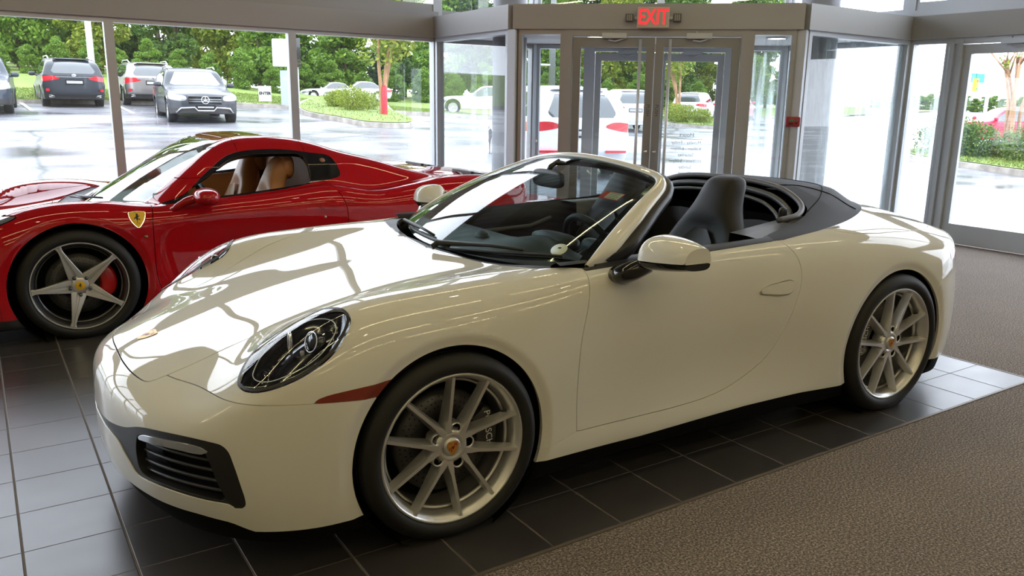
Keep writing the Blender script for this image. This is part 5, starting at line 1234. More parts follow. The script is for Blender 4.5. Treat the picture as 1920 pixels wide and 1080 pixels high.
# ------------------------------------------------------------------ cars outdoors: one body maker, seven bodies
def make_car(name, loc, heading, lab, paint, L=4.7, W=.95, H=1.70, wb=2.8, fo=.9, hood=1.02, nose=.80, belt=1.02, suv=True, glass_c=None, lights='rear', trim=None, seed=0, group=None, rail=False, plate=True, extra=None):
    """x runs from nose to tail, front axle at 0; heading = compass direction of the nose (0 = away along +y)"""
    root = empty(name, loc, -heading-math.pi/2+math.pi*2, lab, 'car', group); T_ = L-fo
    if suv: px = [-fo-.2, -fo+.05, -.3, .45, .62, 1.25, 1.9, T_-1.1, T_-.45, T_-.12, T_-.02, T_+.2]; pz = [nose*.8, nose, hood-.03, hood+.06, hood+.12, H-.08, H, H-.03, H-.12, H-.32, belt+.1, .9]
    else: px = [-fo-.2, -fo+.05, -.2, .65, .80, 1.45, 1.9, 2.4, 3.15, T_-.25, T_, T_+.2]; pz = [nose*.8, nose, hood-.04, hood, hood+.03, H-.05, H, H-.04, hood+.12, hood+.10, hood-.05, .7]
    Z = Tab(px, [0, 1], np.stack([pz, pz], 1), .1, .5)
    tail_sl = .42 if suv else 0.
    def F(P):
        x, y, z = P[:, 0], np.abs(P[:, 1]), P[:, 2]; w = W-.03-.06*np.maximum(0, .45-z)-(.34 if suv else .55)*np.maximum(0, z-belt)+.03*np.exp(-((z-.75)/.12)**2); r = np.min([np.hypot(x, z-.36), np.hypot(x-wb, z-.36)], 0); w = w+.025*np.clip((.46-r)/.05, 0, 1)
        xs = x-.22*y*y*np.clip((1.5-x), 0, 1)+.15*y*y*np.clip(x-T_+1, 0, 1); f = smax(z-Z(xs, 0*x)+.05*(y/W)**2, y-w, .14); f = smax(f, (-fo+.30*(y/W)**3+.05*np.maximum(0, z-.6))-x, .12)
        f = smax(f, x-(T_-.22*(y/W)**3-tail_sl*np.maximum(0, z-belt)-.12*np.exp(-((z-.3)/.15)**2)), .10); return smax(f, .28-z, .04)
    V, T = shell(F, -fo+.75, T_-.8, lambda x: .72+0*x, 26, 110, 96, 1.6)
    arch = lambda V: np.min([np.where(np.abs(V[:, 1]) > .6, np.hypot(V[:, 0]-cx, V[:, 2]-.37)-.42, 9) for cx in (0, wb)], 0)
    up = clip(V, T, -arch(V)); clad = clip(*up, up[0][:, 2]-(.45 if suv else .30)); up = clip(*up, (.45 if suv else .30)-up[0][:, 2])
    M_gl = mat('dark_window_glass', (.05, .06, .065), .03, 0, 1.)
    if suv: sg = catmull([(.95, belt+.02), (1.50, H-.17), (1.75, H-.13), (T_-1.2, H-.15), (T_-.70, H-.22), (T_-.42, belt+.14), (T_-.9, belt+.05), (1.5, belt+.02)], 4, True)
    else: sg = catmull([(1.0, belt+.01), (1.55, H-.10), (1.9, H-.07), (2.5, H-.12), (3.0, belt+.06), (2.0, belt+.02)], 4, True)
    d = np.where(np.abs(up[0][:, 1]) > .45, sdpoly(side(up[0]), sg), 9); SG = clip(*up, d); up = clip(*up, -d)
    if suv: fg = np.array([(-.3, hood+.14), (-.3, H-.12), (.52, H-.14), (.72, hood+.15), (.60, hood+.11)]); rg = np.array([(-.3, belt+.06), (-.3, H-.17), (.50, H-.19), (.66, belt+.14), (.60, belt+.06)])
    else: fg = np.array([(-.3, hood+.06), (-.3, H-.07), (.46, H-.09), (.66, hood+.08)]); rg = np.array([(-.3, hood+.16), (-.3, H-.10), (.44, H-.12), (.60, hood+.17)])
    d = np.where(up[0][:, 0] < 1.6, sdpoly(front(up[0]), fg), 9); FG = clip(*up, d); up = clip(*up, -d)
    d = np.where(up[0][:, 0] > (T_-1.3 if suv else 2.2), sdpoly(front(up[0]), rg), 9); RG = clip(*up, d); up = clip(*up, -d)
    full = lambda n, s, m, **k: skin(n, F, *weld_mirror(*s), m, root, **k)
    tl = catmull([(.42, belt-.10), (.60, belt-.02), (W-.05, belt-.04), (W+.1, belt-.06), (W+.1, belt-.20), (W-.1, belt-.20), (.6, belt-.16)], 3, True)
    d = np.where(up[0][:, 0] > T_-.7, sdpoly(front(up[0]), tl), 9); TL = clip(*up, d); up = clip(*up, -d)
    hz = nose-.02; hl = catmull([(.50, hz-.14), (.52, hz-.04), (.75, hz+.0), (W+.05, hz+.06), (W+.05, hz-.08), (.75, hz-.16)], 3, True)
    d = np.where(up[0][:, 0] < -fo+.75, sdpoly(front(up[0]), hl), 9); HL = clip(*up, d); up = clip(*up, -d)
    full('body_shell', up, paint); full('lower_cladding', clad, trim or M_black, flange=.02)
    for k in (0, 1):
        for nm, s, m in (('side_window', SG, M_gl), ('tail_light', TL, M_redlens), ('headlight', HL, mat('lamp_clear', (.30, .32, .34), .1, .2, .8))): skin(nm, F, *(s if k == 0 else mirror_part(*s)), m, root, off=.002)
    full('windscreen', FG, glass_c or mat('bright_glass', (.30, .33, .35), .03, .3, 1.), off=.002); full('rear_window', RG, M_gl, off=.002)
    for cx in (0, wb):
        for s in (-1, 1):
            t = MB(); t.lathe([(.24, .02), (.27, -.01), (.33, .0), (.355, .04), (.355, .20), (.30, .24)], n=32); t.xf(Matrix.Scale(-s, 4, (0, 1, 0))); t.xf(Matrix.Translation((cx, s*(W-.01), .355))); ty = t.build('tyre', M_rubber, root)
            r = MB(); r.lathe([(.245, .02), (.235, .015), (.22, .03), (.215, .12)], n=32); 
            for k in range(5): a = 2*math.pi*k/5+seed; r.bar((.03*math.cos(a), .035, .03*math.sin(a)), (.225*math.cos(a), .025, .225*math.sin(a)), .055, .02, up=(0, 1, 0))
            r.lathe([(0, .02), (.06, .025), (.06, .05)], n=16); r.lathe([(0, .12), (.215, .12)], n=20); r.xf(Matrix.Scale(-s, 4, (0, 1, 0))); r.xf(Matrix.Translation((cx, s*(W-.01), .355))); r.build('rim', M_alloy, ty)
    for s in (-1, 1):
        q = MB(); q.blob((.95, s*(W+.10), belt+.08), (.06, .11, .075), 14, 8, (.7, .7)); q.tube([(.98, s*(W-.08), belt+.02), (.96, s*(W+.05), belt+.06)], .03, 6); q.build('side_mirror', paint, root)
        if rail: q = MB(); q.tube([(1.4, s*(W-.28), H-.03), (1.7, s*(W-.27), H+.04), (T_-1.1, s*(W-.29), H+.03), (T_-.75, s*(W-.30), H-.08)], .02, 6); q.build('roof_rail', M_alloy, root)
    if suv: q = MB(); q.box((T_-.62, -.55, H-.10), (T_-.36, .55, H-.06), bev=.02); q.build('roof_spoiler', paint, root)
    if plate:
        q = MB(); q.box((T_-.01, -.27, .78), (T_+.02, .27, .93)); q.build('licence_plate', M_gloss, root); q = MB(); q.box((T_+.02, -.24, .81), (T_+.024, .24, .90)); q.build('plate_face', mat('plate_grey', (.35, .35, .36), .5), root)
    if extra: extra(root, F, T_, fo, W, H, belt)
    return root
def nose_extras(root, F, T_, fo, W, H, belt):
    ch = M_chrome; g = MB(); g.box((-fo+.0, -.46, .56), (-fo+.06, .46, .80), bev=.02); g.build('grille', M_gloss, root)
    for z in (.64, .70): q = MB(); q.box((-fo-.015, -.44, z-.015), (-fo+.01, .44, z+.015)); q.build('grille_bar', ch, root)
    q = MB(); q.tube([(-fo-.02, .105*math.cos(a), .68+.105*math.sin(a)) for a in np.linspace(0, 6.283, 24, endpoint=False)], .010, 6, closed=True)
    for a in (math.pi/2, math.pi*7/6, -math.pi/6): q.tube([(-fo-.02, 0, .68), (-fo-.02, .10*math.cos(a), .68+.10*math.sin(a))], [.018, .005], 6)
    q.build('star_emblem', ch, root); q = MB(); q.tube([(-fo+.12, -.78, .33), (-fo-.0, -.66, .45), (-fo-.02, -.3, .47), (-fo-.02, -.22, .38), (-fo-.02, .22, .38), (-fo-.02, .3, .47), (-fo-.0, .66, .45), (-fo+.12, .78, .33)], .022, 8); q.build('bumper_trim', ch, root)
    q = MB(); q.box((-fo-.04, -.26, .42), (-fo-.01, .26, .54)); q.build('front_plate', M_gloss, root); q = MB(); q.box((-fo-.045, -.22, .46), (-fo-.04, .22, .50)); q.build('plate_print', mat('plate_grey', (.35, .35, .36), .5), root)
def rear_extras(root, F, T_, fo, W, H, belt):
    q = MB(); q.box((T_-.03, -.55, belt-.07), (T_+.0, .55, belt-.045)); q.build('chrome_strip', M_chrome, root)
    for s in (-1, 1):
        q = MB(); q.tube([(T_-.12, s*.62, .40), (T_-.10, s*.78, .42), (T_-.12, s*.78, .36), (T_-.12, s*.62, .36)], .014, 6, closed=True); q.build('exhaust_trim', M_chrome, root)
        q = MB(); q.box((T_-.10, s*.76, .55), (T_-.02, s*.86, .63)); q.build('reflector', M_redlens, root)
    q = MB(); q.blob((T_-.0, 0, belt-.005), (.008, .07, .045), 16, 8); q.build('rear_emblem', M_chrome, root)
def white_extras(root, F, T_, fo, W, H, belt):
    for s in (-1, 1): q = MB(); q.box((T_-.12, s*.45, .50), (T_-.0, s*.84, .545)); q.build('reflector', M_redlens, root)
    q = MB(); q.lathe([(0, 0), (.09, 0), (.09, .004), (0, .004)], axis='X', n=24); q.xf(Matrix.Translation((T_-.19, -.40, belt+.27)) @ Matrix.Rotation(-.4, 4, 'Y')); st = q.build('window_sticker', mat('sticker_pale', (.55, .85, .70), .5), root)
    q = MB(); q.box((T_-.185, -.45, belt+.255), (T_-.180, -.36, belt+.275)); q.build('sticker_mark', mat('sticker_dark_green', (.05, .45, .2), .5), st)
    text_mesh('window_lettering', 'IMPORTS', .075, M_whitep, frameM((T_-.335, .10, belt+.45), (0, 1, 0), (-.42, 0, 1)), root, .001)
    text_mesh('plate_lettering', 'IMPORTS', .07, M_whitep, frameM((T_+.026, 0, .86), (0, 1, 0), (0, 0, 1)), root, .001)
# ------------------------------------------------------------------ outdoors: ground
def gz(x, y):
    s = 1-.55*np.clip((x-9)/14, 0, 1); z = .045*np.maximum(0, y-7)*s+.034*np.clip(y-31.5, 0, 14)*np.clip((22-x)/14, 0, 1)
    return z-.02
def sight(u, v, far=140.):
    """the spot of ground seen at this place of the photo"""
    d = BF+BR*(u-990)/FOC-BU*(v-540)/FOC; P = np.array(CAM_P)
    for t in np.arange(5, far, .05):
        q = P+d*t
        if q[2] <= gz(q[0], q[1]): return q
    return P+d*far
def at_depth(u, D):
    b = 0.
    for _ in range(30):
        q = np.array(CAM_P)+BF*D+BR*((u-990)/FOC*D)+BU*b; b += (float(gz(q[0], q[1]))-q[2])/BU[2]*.9
    return (q[0], q[1], float(gz(q[0], q[1])))
def noise_col(m, c1, c2, scale, detail=4, rough=None, rr=None, bump=None, coord='Object', sc=(1, 1, 1), lo=.35, hi=.65):
    n, l, b = nodes(m); tc = n.new('ShaderNodeTexCoord'); mp = n.new('ShaderNodeMapping'); mp.inputs['Scale'].default_value = sc; t = n.new('ShaderNodeTexNoise'); t.inputs['Scale'].default_value = scale; t.inputs['Detail'].default_value = detail
    l.new(tc.outputs[coord], mp.inputs[0]); l.new(mp.outputs[0], t.inputs['Vector']); r = n.new('ShaderNodeValToRGB'); e = r.color_ramp.elements; e[0].position = lo; e[0].color = (*c1, 1); e[1].position = hi; e[1].color = (*c2, 1)
    l.new(t.outputs[0], r.inputs[0]); l.new(r.outputs[0], b.inputs['Base Color'])
    if rr: q = n.new('ShaderNodeMapRange'); q.inputs[1].default_value = .35; q.inputs[2].default_value = .65; q.inputs[3].default_value = rr[0]; q.inputs[4].default_value = rr[1]; l.new(t.outputs[0], q.inputs[0]); l.new(q.outputs[0], b.inputs['Roughness'])
    if bump: bp = n.new('ShaderNodeBump'); bp.inputs['Distance'].default_value = bump; l.new(t.outputs[0], bp.inputs['Height']); l.new(bp.outputs[0], b.inputs['Normal'])
    return m
M_asph = noise_col(mat('wet_asphalt', (.2, .2, .21), .3, spec=.6), (.105, .107, .12), (.19, .193, .21), .35, 8, rr=(.16, .42), sc=(1, 1.6, 1))
def crack(m):
    n, l, b = nodes(m); tc = n.new('ShaderNodeTexCoord'); no = n.new('ShaderNodeTexNoise'); no.inputs['Scale'].default_value = .8; no.inputs['Detail'].default_value = 5
    ad = n.new('ShaderNodeMix'); ad.data_type = 'VECTOR'; ad.inputs[0].default_value = .35; v = n.new('ShaderNodeTexVoronoi'); v.feature = 'DISTANCE_TO_EDGE'; v.inputs['Scale'].default_value = .23
    l.new(tc.outputs['Object'], no.inputs['Vector']); l.new(tc.outputs['Object'], ad.inputs[4]); l.new(no.outputs[1], ad.inputs[5]); l.new(ad.outputs[1], v.inputs['Vector'])
    r = n.new('ShaderNodeMapRange'); r.inputs[1].default_value = .002; r.inputs[2].default_value = .010; l.new(v.outputs[0], r.inputs[0])
    old = b.inputs['Base Color'].links[0].from_socket; mx = n.new('ShaderNodeMix'); mx.data_type = 'RGBA'; l.new(r.outputs[0], mx.inputs[0]); mx.inputs[6].default_value = (.05, .05, .06, 1); l.new(old, mx.inputs[7]); l.new(mx.outputs[2], b.inputs['Base Color'])
crack(M_asph)
M_grass = noise_col(mat('spring_grass', (.1, .2, .02), .8), (.085, .14, .018), (.16, .22, .025), 2.2, 8)
M_kerb = noise_col(mat('kerb_concrete', (.4, .37, .32), .7), (.22, .20, .17), (.40, .37, .32), 3, 5)
M_mulch = mat('mulch', (.12, .08, .05), .9)
def ground_patch(name, outline, m, dz=0., step=1.0, kind='structure', skirt=0.):
    """a piece of ground following the slope, given its outline in plan"""
    P = np.array(outline); x0, y0 = P.min(0); x1, y1 = P.max(0); xs = np.arange(x0, x1+step, step); ys = np.arange(y0, y1+step, step)
    X, Y = np.meshgrid(xs, ys, indexing='ij'); V = np.stack([X.ravel(), Y.ravel(), np.zeros(X.size)], 1); nx, ny = X.shape; idx = np.arange(nx*ny).reshape(nx, ny)
    a, b_, c, d = idx[:-1, :-1].ravel(), idx[1:, :-1].ravel(), idx[1:, 1:].ravel(), idx[:-1, 1:].ravel(); T = np.concatenate([np.stack([a, b_, c], 1), np.stack([a, c, d], 1)])
    V, T = clip(V, T, sdpoly(V[:, :2], P)); V[:, 2] = gz(V[:, 0], V[:, 1])+dz
    if skirt:
        V2_ = np.array([(x, y, float(gz(x, y))+dz) for x, y in P]); n = len(V); V3 = V2_-[0, 0, skirt]; m_ = len(P); V = np.concatenate([V, V2_, V3]); i = np.arange(m_); j = (i+1) % m_
        T = np.concatenate([T, np.stack([n+i, n+j, n+m_+j], 1), np.stack([n+i, n+m_+j, n+m_+i], 1)])
    o = npmesh(name, V, T, m, None, False)
    if kind: o['kind'] = kind
    return o
ground_patch('parking_lot', [(-60, 6.6), (5.4, 6.6), (7.95, 4.3), (7.95, -30), (180, -30), (180, 150), (-60, 150)], M_asph, 0, 3.)
def blades(name, outline, n, h, m, dz=0.):
    P = np.array(outline); r = np.random.default_rng(3); x0, y0 = P.min(0); x1, y1 = P.max(0); Q = r.uniform((x0, y0), (x1, y1), (int(n*2.2), 2)); Q = Q[sdpoly(Q, P) < -.05][:n]
    k = len(Q); z = gz(Q[:, 0], Q[:, 1])+dz; a = r.uniform(0, 6.28, k); w = .014; hh = h*r.uniform(.5, 1.2, k); V = np.zeros((k, 3, 3))
    V[:, 0] = np.stack([Q[:, 0]-w*np.cos(a), Q[:, 1]-w*np.sin(a), z], 1); V[:, 1] = np.stack([Q[:, 0]+w*np.cos(a), Q[:, 1]+w*np.sin(a), z], 1); V[:, 2] = np.stack([Q[:, 0]+r.normal(0, .04, k), Q[:, 1]+r.normal(0, .04, k), z+hh], 1)
    return npmesh(name, V.reshape(-1, 3), np.arange(k*3).reshape(k, 3), m, None, False)
# verge beyond the parking row, islands
verge = [(-60, 31.2), (7.2, 31.2), (8.2, 30.6), (9.0, 30.2), (24, 29.5), (60, 40), (110, 60), (110, 110), (-60, 110)]
ground_patch('grass_verge', verge, M_grass, .10, 2.); ground_patch('kerb', [(-60, 30.95), (7.2, 30.95), (8.3, 30.3), (9, 29.95), (24, 29.2), (60, 39.6), (60, 40.2), (24, 29.7), (9.1, 30.4), (7.3, 31.4), (-60, 31.4)], M_kerb, .14, .8, skirt=.2)
props(blades('grass_blades', [(-8, 31.5), (8, 31.5), (20, 31), (20, 37), (-8, 37)], 40000, .07, M_grass, .1), 'green grass growing on the verge behind the parked cars', 'grass', kind='stuff')
def island(pts, nm, lab):
    out = catmull(pts, 5, True); c = out.mean(0); k = c+(out-c)*(1-.16/np.linalg.norm(out-c, axis=1))[:, None]
    ground_patch('kerb', [tuple(p) for p in out], M_kerb, .15, .5, skirt=.25); ground_patch('grass_island', [tuple(p) for p in k], M_grass, .17, .4)
    props(blades('grass_blades', [tuple(p) for p in k], 5000, .07, M_grass, .17), lab, 'grass', kind='stuff')
IS1 = [sight(*q)[:2] for q in ((560, 200), (575, 217), (640, 229), (700, 239), (760, 240), (776, 236), (770, 228), (740, 215), (700, 195), (640, 188), (590, 188))]
island(IS1, 'a', 'grass and low plants on the kerbed island round the bollard')
IS2 = [sight(*q)[:2] for q in ((1247, 222), (1260, 236), (1330, 242), (1370, 240), (1372, 226), (1320, 220))]
island(IS2, 'b', 'pale ground cover on the island seen through the right entrance door')
IS3 = [sight(*q)[:2] for q in ((1700, 300), (1780, 312), (1850, 322), (1930, 333), (2100, 350), (2100, 318), (1930, 300), (1800, 290), (1720, 287))]
island(IS3, 'c', 'grass strip under the rounded shrubs beyond the right glass door')
b = MB()
for u0, v0, u1, v1 in ((33, 189, 60, 208), (205, 192, 250, 213)):
    p, q = sight(u0, v0), sight(u1, v1); b.bar((p[0], p[1], gz(p[0], p[1])+.012), (q[0], q[1], gz(q[0], q[1])+.012), .12, .01)
ST(b.build('trim_21', M_whitep))

# ------------------------------------------------------------------ plants
def leaf_mat(name, c1, c2, tr=.35):
    m = mat(name, c1, .55); n, l, b = nodes(m); gi = n.new('ShaderNodeNewGeometry'); r = n.new('ShaderNodeValToRGB'); r.color_ramp.elements[0].color = (*c1, 1); r.color_ramp.elements[1].color = (*c2, 1)
    l.new(gi.outputs['Random Per Island'], r.inputs[0]); l.new(r.outputs[0], b.inputs['Base Color']); o = [x for x in n if x.type == 'OUTPUT_MATERIAL'][0]
    t = n.new('ShaderNodeBsdfTranslucent'); l.new(r.outputs[0], t.inputs[0]); mx = n.new('ShaderNodeMixShader'); mx.inputs[0].default_value = tr; l.new(b.outputs[0], mx.inputs[1]); l.new(t.outputs[0], mx.inputs[2]); l.new(mx.outputs[0], o.inputs[0]); return m
LM = [leaf_mat('leaf_fresh', (.05, .13, .010), (.20, .33, .03)), leaf_mat('leaf_yellowgreen', (.09, .16, .010), (.32, .36, .04)), leaf_mat('leaf_deep', (.028, .075, .012), (.11, .20, .02))]
M_bark = noise_col(mat('bark', (.1, .07, .05), .85), (.05, .035, .025), (.16, .11, .08), 6, 4, sc=(1, 1, .2)); M_barkr = noise_col(mat('bark_reddish', (.3, .15, .08), .7), (.22, .11, .055), (.48, .28, .16), 5, 4, sc=(1, 1, .25))
def leaves(clumps, per, size, seed, flat=.8):
    r = np.random.default_rng(seed); V = []; 
    for (c, rad) in clumps:
        k = int(per*rad[0]*rad[1]); d = r.normal(size=(k, 3)); d /= np.linalg.norm(d, axis=1)[:, None]; p = np.array(c)+d*np.array(rad)*r.uniform(.55, 1.05, (k, 1))**.7
        a = r.normal(size=(k, 3)); a[:, 2] *= flat; a /= np.linalg.norm(a, axis=1)[:, None]; b = np.cross(a, r.normal(size=(k, 3))); b /= np.linalg.norm(b, axis=1)[:, None]; s = size*r.uniform(.6, 1.3, (k, 1))
        V.append(np.stack([p-a*s, p-b*s*.5, p+a*s, p+b*s*.5], 1))
    V = np.concatenate(V); return V.reshape(-1, 3), np.arange(len(V)*4).reshape(-1, 4)
def make_tree(seed, h, w, m, bark, stems=1, crown0=.28, size=.13, per=230, name='tree'):
    r = np.random.default_rng(seed); root = empty(name); cl = []
    n = 44
    for i in range(n):
        t = r.uniform(crown0, 1); a = r.uniform(0, 6.28); rad = w*math.sin(math.pi*min(1, (t-crown0)/(1-crown0)*.8+.16))**.7*r.uniform(.3, 1); q = w*r.uniform(.26, .42); cl.append(((rad*math.cos(a)*.8, rad*math.sin(a)*.8, h*t*.93), (q, q, q*.62)))
    V, F = leaves(cl, 620, size, seed); b = MB()
    for s in range(stems):
        a = r.uniform(0, 6.28); top = .0 if stems == 1 else .35*w
        b.tube([(0.12*s*math.cos(a), .12*s*math.sin(a), -.3), (.15*math.cos(a)*(s > 0), .15*math.sin(a)*(s > 0), h*.25), (top*math.cos(a)*.6+r.normal(0, .1), top*math.sin(a)*.6, h*.55), (top*math.cos(a), top*math.sin(a), h*.85)], [w*.045+.03, w*.035+.03, w*.02+.02, .02], 8)
    for c, q in cl[:12]: b.tube([(0, 0, c[2]*.55), (c[0]*.5, c[1]*.5, c[2]*.8), c], [.05, .035, .015], 5)
    b.build('trunk', bark, root); npmesh('crown', V, F, m, root, False); return root
protos = [make_tree(11, 10., 2.3, LM[0], M_bark, crown0=.06), make_tree(12, 11., 2.4, LM[2], M_bark, crown0=.08), make_tree(13, 8.5, 2.2, LM[1], M_bark, crown0=.04), make_tree(14, 6., 2.1, LM[0], M_bark, crown0=.02)]
labs = ['fresh green woodland tree', 'dark green woodland tree', 'yellow green woodland tree', 'low bushy green woodland tree']
used = [False]*4
def put_tree(k, x, y, s, rz, lab, grp):
    o = protos[k] if not used[k] else copy_tree(protos[k]); used[k] = True; o.location = (x, y, float(gz(x, y))); o.scale = (s, s, s*1.05); o.rotation_euler.z = rz; props(o, lab, 'tree', grp); return o
def where(u):
    for lim, t in ((60, 'above the leftmost SUV'), (155, 'behind the black SUV seen from behind'), (215, 'behind the white light pole'), (290, 'behind the silver grey SUV'), (460, 'behind the black SUV facing the window'), (512, 'behind the small ENTER sign'), (570, 'behind the white box sign'), (680, 'behind the passing white sedans'), (770, 'behind the red bollard'), (850, 'right of the red bollard'), (960, 'behind the left entrance side pane'), (1060, 'behind the sidelight left of the doors'), (1230, 'behind the left entrance door'), (1310, 'behind the right entrance door'), (1400, 'by the right door jamb')):
        if u < lim: return t
    return 'behind the sidelight right of the doors'
R = random.Random(5)
places = ['beyond the grass verge, among the trees left of the entrance']
i = 0
for row, (D0, step) in enumerate(((47, 135), (55, 120), (64, 105))):
    u = -120+row*20
    while u < 1440:
        D = D0+R.uniform(-1.2, 1.2)+(27 if u > 545 else 0); x, y, z = at_depth(u, D); k = [3, 0, 2, 1, 0, 3][(i*7+row) % 6] if row == 0 else [0, 1, 1, 2][i % 4]
        s = R.uniform(.88, 1.12)*(1.0, 1.12, 1.3)[row]*(1.5 if u > 545 else 1)*(1-.42*max(0, (u-950)/500)); put_tree(k, x, y, s, R.uniform(0, 6.28), '%s in the %s row, %s' % (labs[k], ('front', 'middle', 'rear')[row], where(u)), 'woodland trees behind the parking lot'); i += 1; u += step*R.uniform(1.05, 1.2)*(1 if u < 500 else 1.2 if u < 900 else .82)
for u in range(1640, 2010, 17): x, y, z = at_depth(u, 118+3*math.sin(u)); put_tree(3, x, y, .40+.05*math.sin(u*.7), u, 'small far tree on the horizon beyond the right door', 'far trees on the horizon').scale = (.55, .55, .36+.04*math.sin(u))
for k in range(26):
    u = -60+57*k; x, y, z = at_depth(u, 42.6 if u < 545 else 68); put_tree(3, x, y, (.30+.05*math.sin(k*2.3))*(1 if u < 545 else 1.6), k, 'low leafy undergrowth at the edge of the woods, '+where(u), 'undergrowth at the edge of the woods')['category'] = 'bush'
# the tree with reddish trunks on the island, and the same kind by the right door
def myrtle(name, p, h, w, lab, bare=False, seed=3, fan=.55):
    r = np.random.default_rng(seed); o = empty(name, p, 0, lab, 'tree'); b = MB(); tips = []
    for k in range(5):
        a = r.uniform(0, 6.28); l = r.uniform(.75, 1.0); q = [(0.05*math.cos(a), .05*math.sin(a), -.15), (.16*math.cos(a), .16*math.sin(a), h*.25*l), (fan*w*.45*math.cos(a)+r.normal(0, .08), fan*w*.45*math.sin(a), h*.6*l), (fan*w*math.cos(a), fan*w*math.sin(a), h*l)]
        q = catmull(q, 4); b.tube([tuple(v) for v in q], list(np.linspace(.095 if not bare else .07, .035, len(q))), 9); tips.append(q[-1]); tips.append(q[-4])
        for m_ in range(2): e = q[-1]+np.array([r.normal(0, .5), r.normal(0, .5), r.uniform(.3, 1.)]); b.tube([tuple(q[-2]), tuple((q[-1]+e)/2), tuple(e)], [.035, .02, .01], 5); tips.append(e)
    b.build('trunk', M_barkr, o); cl = [(tuple(t), (w*.42,)*2+(w*.3,)) if not bare else (tuple(t), (.13, .13, .12)) for t in tips if not bare or t[2] > h*.8]
    V, F = leaves(cl, 380 if not bare else 1500, .085 if not bare else .06, seed); npmesh('crown', V, F, LM[1], o, False); return o
P1 = sight(716, 222); myrtle('multi_stem_tree', (P1[0], P1[1], gz(P1[0], P1[1])+.15), 4.2, 2.0, 'tree with reddish bare trunks on the island beside the red bollard', seed=5)
q = sight(1272, 230); myrtle('multi_stem_tree', (q[0], q[1], gz(q[0], q[1])+.1), 4.6, 1.9, 'tree with reddish trunks seen through the right entrance door', seed=8)
q = sight(1890, 300); myrtle('multi_stem_tree', (q[0], q[1], gz(q[0], q[1])+.1), 3.0, .8, 'nearly bare pruned trunks with leaf tufts beyond the right glass door', True, 9, .6)
def bush(p, r_, lab, m, seed, grp=None, dens=1.):
    o = empty('rounded_shrub', p, 0, lab, 'shrub', grp); rr = np.random.default_rng(seed); cl = [((rr.normal(0, r_*.25), rr.normal(0, r_*.25), r_*.55+rr.normal(0, r_*.1)), (r_*.75, r_*.75, r_*.6)) for _ in range(6)]
    V, F = leaves(cl, 1100/r_*dens, .03+.018*r_, seed); npmesh('foliage', V, F, m, o, False); b = MB(); b.tube([(0, 0, -.1), (0, 0, r_*.6)], [.04, .02], 6); b.build('stem', M_bark, o)
for k, (u, v, r_, w) in enumerate(((635, 208, .62, 'leftmost of the three'), (662, 214, .75, 'middle of the three'), (692, 212, .6, 'nearest the tree trunk'))):
    q = sight(u, v); bush((q[0], q[1], gz(q[0], q[1])+.15), r_, 'yellow green rounded shrub on the bollard island, '+w, LM[1], 20+k)
for k, (u, v, r_) in enumerate(((1262, 233, .7), (1285, 236, .75), (1312, 236, .65))):
    q = sight(u, v); bush((q[0], q[1], gz(q[0], q[1])+.15), r_, ('left', 'middle', 'right')[k]+' shrub with yellowing leaves behind the right entrance door', LM[1], 30+k)
for k, (u, v, r_, w) in enumerate(((1812, 303, .95, 'big dark rounded shrub left of the bare trunks beyond the right door'), (1768, 300, .9, 'dark rounded shrub seen through the wet side pane'), (1935, 316, .85, 'dark shrub at the right edge of the photo'), (1862, 305, .45, 'low shrub at the foot of the bare trunks'))):
    q = sight(u, v); bush((q[0], q[1], gz(q[0], q[1])+.1), r_, w, LM[2], 40+k)

# ------------------------------------------------------------------ street furniture
q = sight(722, 223); o = empty('bollard', (q[0], q[1], gz(q[0], q[1])+.12), 0, 'bright red bollard on the island beside the tree trunk', 'bollard'); b = MB(); b.lathe([(.10, 0), (.10, .98), (.09, 1.04), (.05, 1.08), (0, 1.09)], axis='Z', n=20); b.build('post', mat('bollard_red', (.70, .015, .03), .4), o)
b = MB(); b.lathe([(.12, 0), (.12, .05), (.10, .05)], axis='Z', n=20); b.build('base_ring', M_black, o)
x, y, z = at_depth(178, 33); o = empty('light_pole', (x, y, z), 0, 'tall white light pole behind the black SUV', 'pole'); b = MB(); b.tube([(0, 0, 0), (0, 0, 9.)], [.13, .09], 12); b.build('pole', M_whitep, o); b = MB(); b.box((-.5, -.2, 9), (.5, .2, 9.2)); b.build('lamp_head', M_frame_l, o); b = MB(); b.box((-.25, -.25, 0), (.25, .25, .1)); b.build('base_plate', M_kerb, o)
P = np.array(at_depth(498, 34)); o = empty('enter_sign', (P[0], P[1], gz(P[0], P[1])+.1), 0, 'small white ENTER sign standing on the grass', 'sign'); fc = math.atan2(CAM_P[0]-P[0], CAM_P[1]-P[1]); sx = Vector((math.cos(fc), -math.sin(fc), 0))*-1; MS = frameM((0, 0, 0), sx, (0, 0, 1))
D_s = np.linalg.norm(P[:2]-np.array(CAM_P[:2])); w_ = 21/1521*D_s/2; h_ = 28/1521*D_s
b = MB(); b.box((-w_, .05, -.03), (w_, h_, .03)); b.xf(MS).build('sign_board', M_whitep, o); b = MB(); b.box((-w_*.8, -.1, -.02), (-w_*.7, .1, .02)); b.box((w_*.7, -.1, -.02), (w_*.8, .1, .02)); b.xf(MS).build('sign_foot', M_frame, o)
text_mesh('sign_lettering', 'ENTER', w_*.62, M_blackp, MS @ Matrix.Translation((0, h_*.55, .034)), o, .002, bold=.01)
P = np.array(at_depth(537, 33)); D_s = np.linalg.norm(P[:2]-np.array(CAM_P[:2])); k = D_s/1521
o = empty('monument_sign', (P[0], P[1], gz(P[0], P[1])), 0, 'white box sign on a broad grey post by the driveway', 'sign'); b = MB(); b.box((-8*k, 64*k, -.12), (9*k, 0, .12)); b.xf(MS).build('post', mat('sign_post_grey', (.33, .38, .44), .5), o)
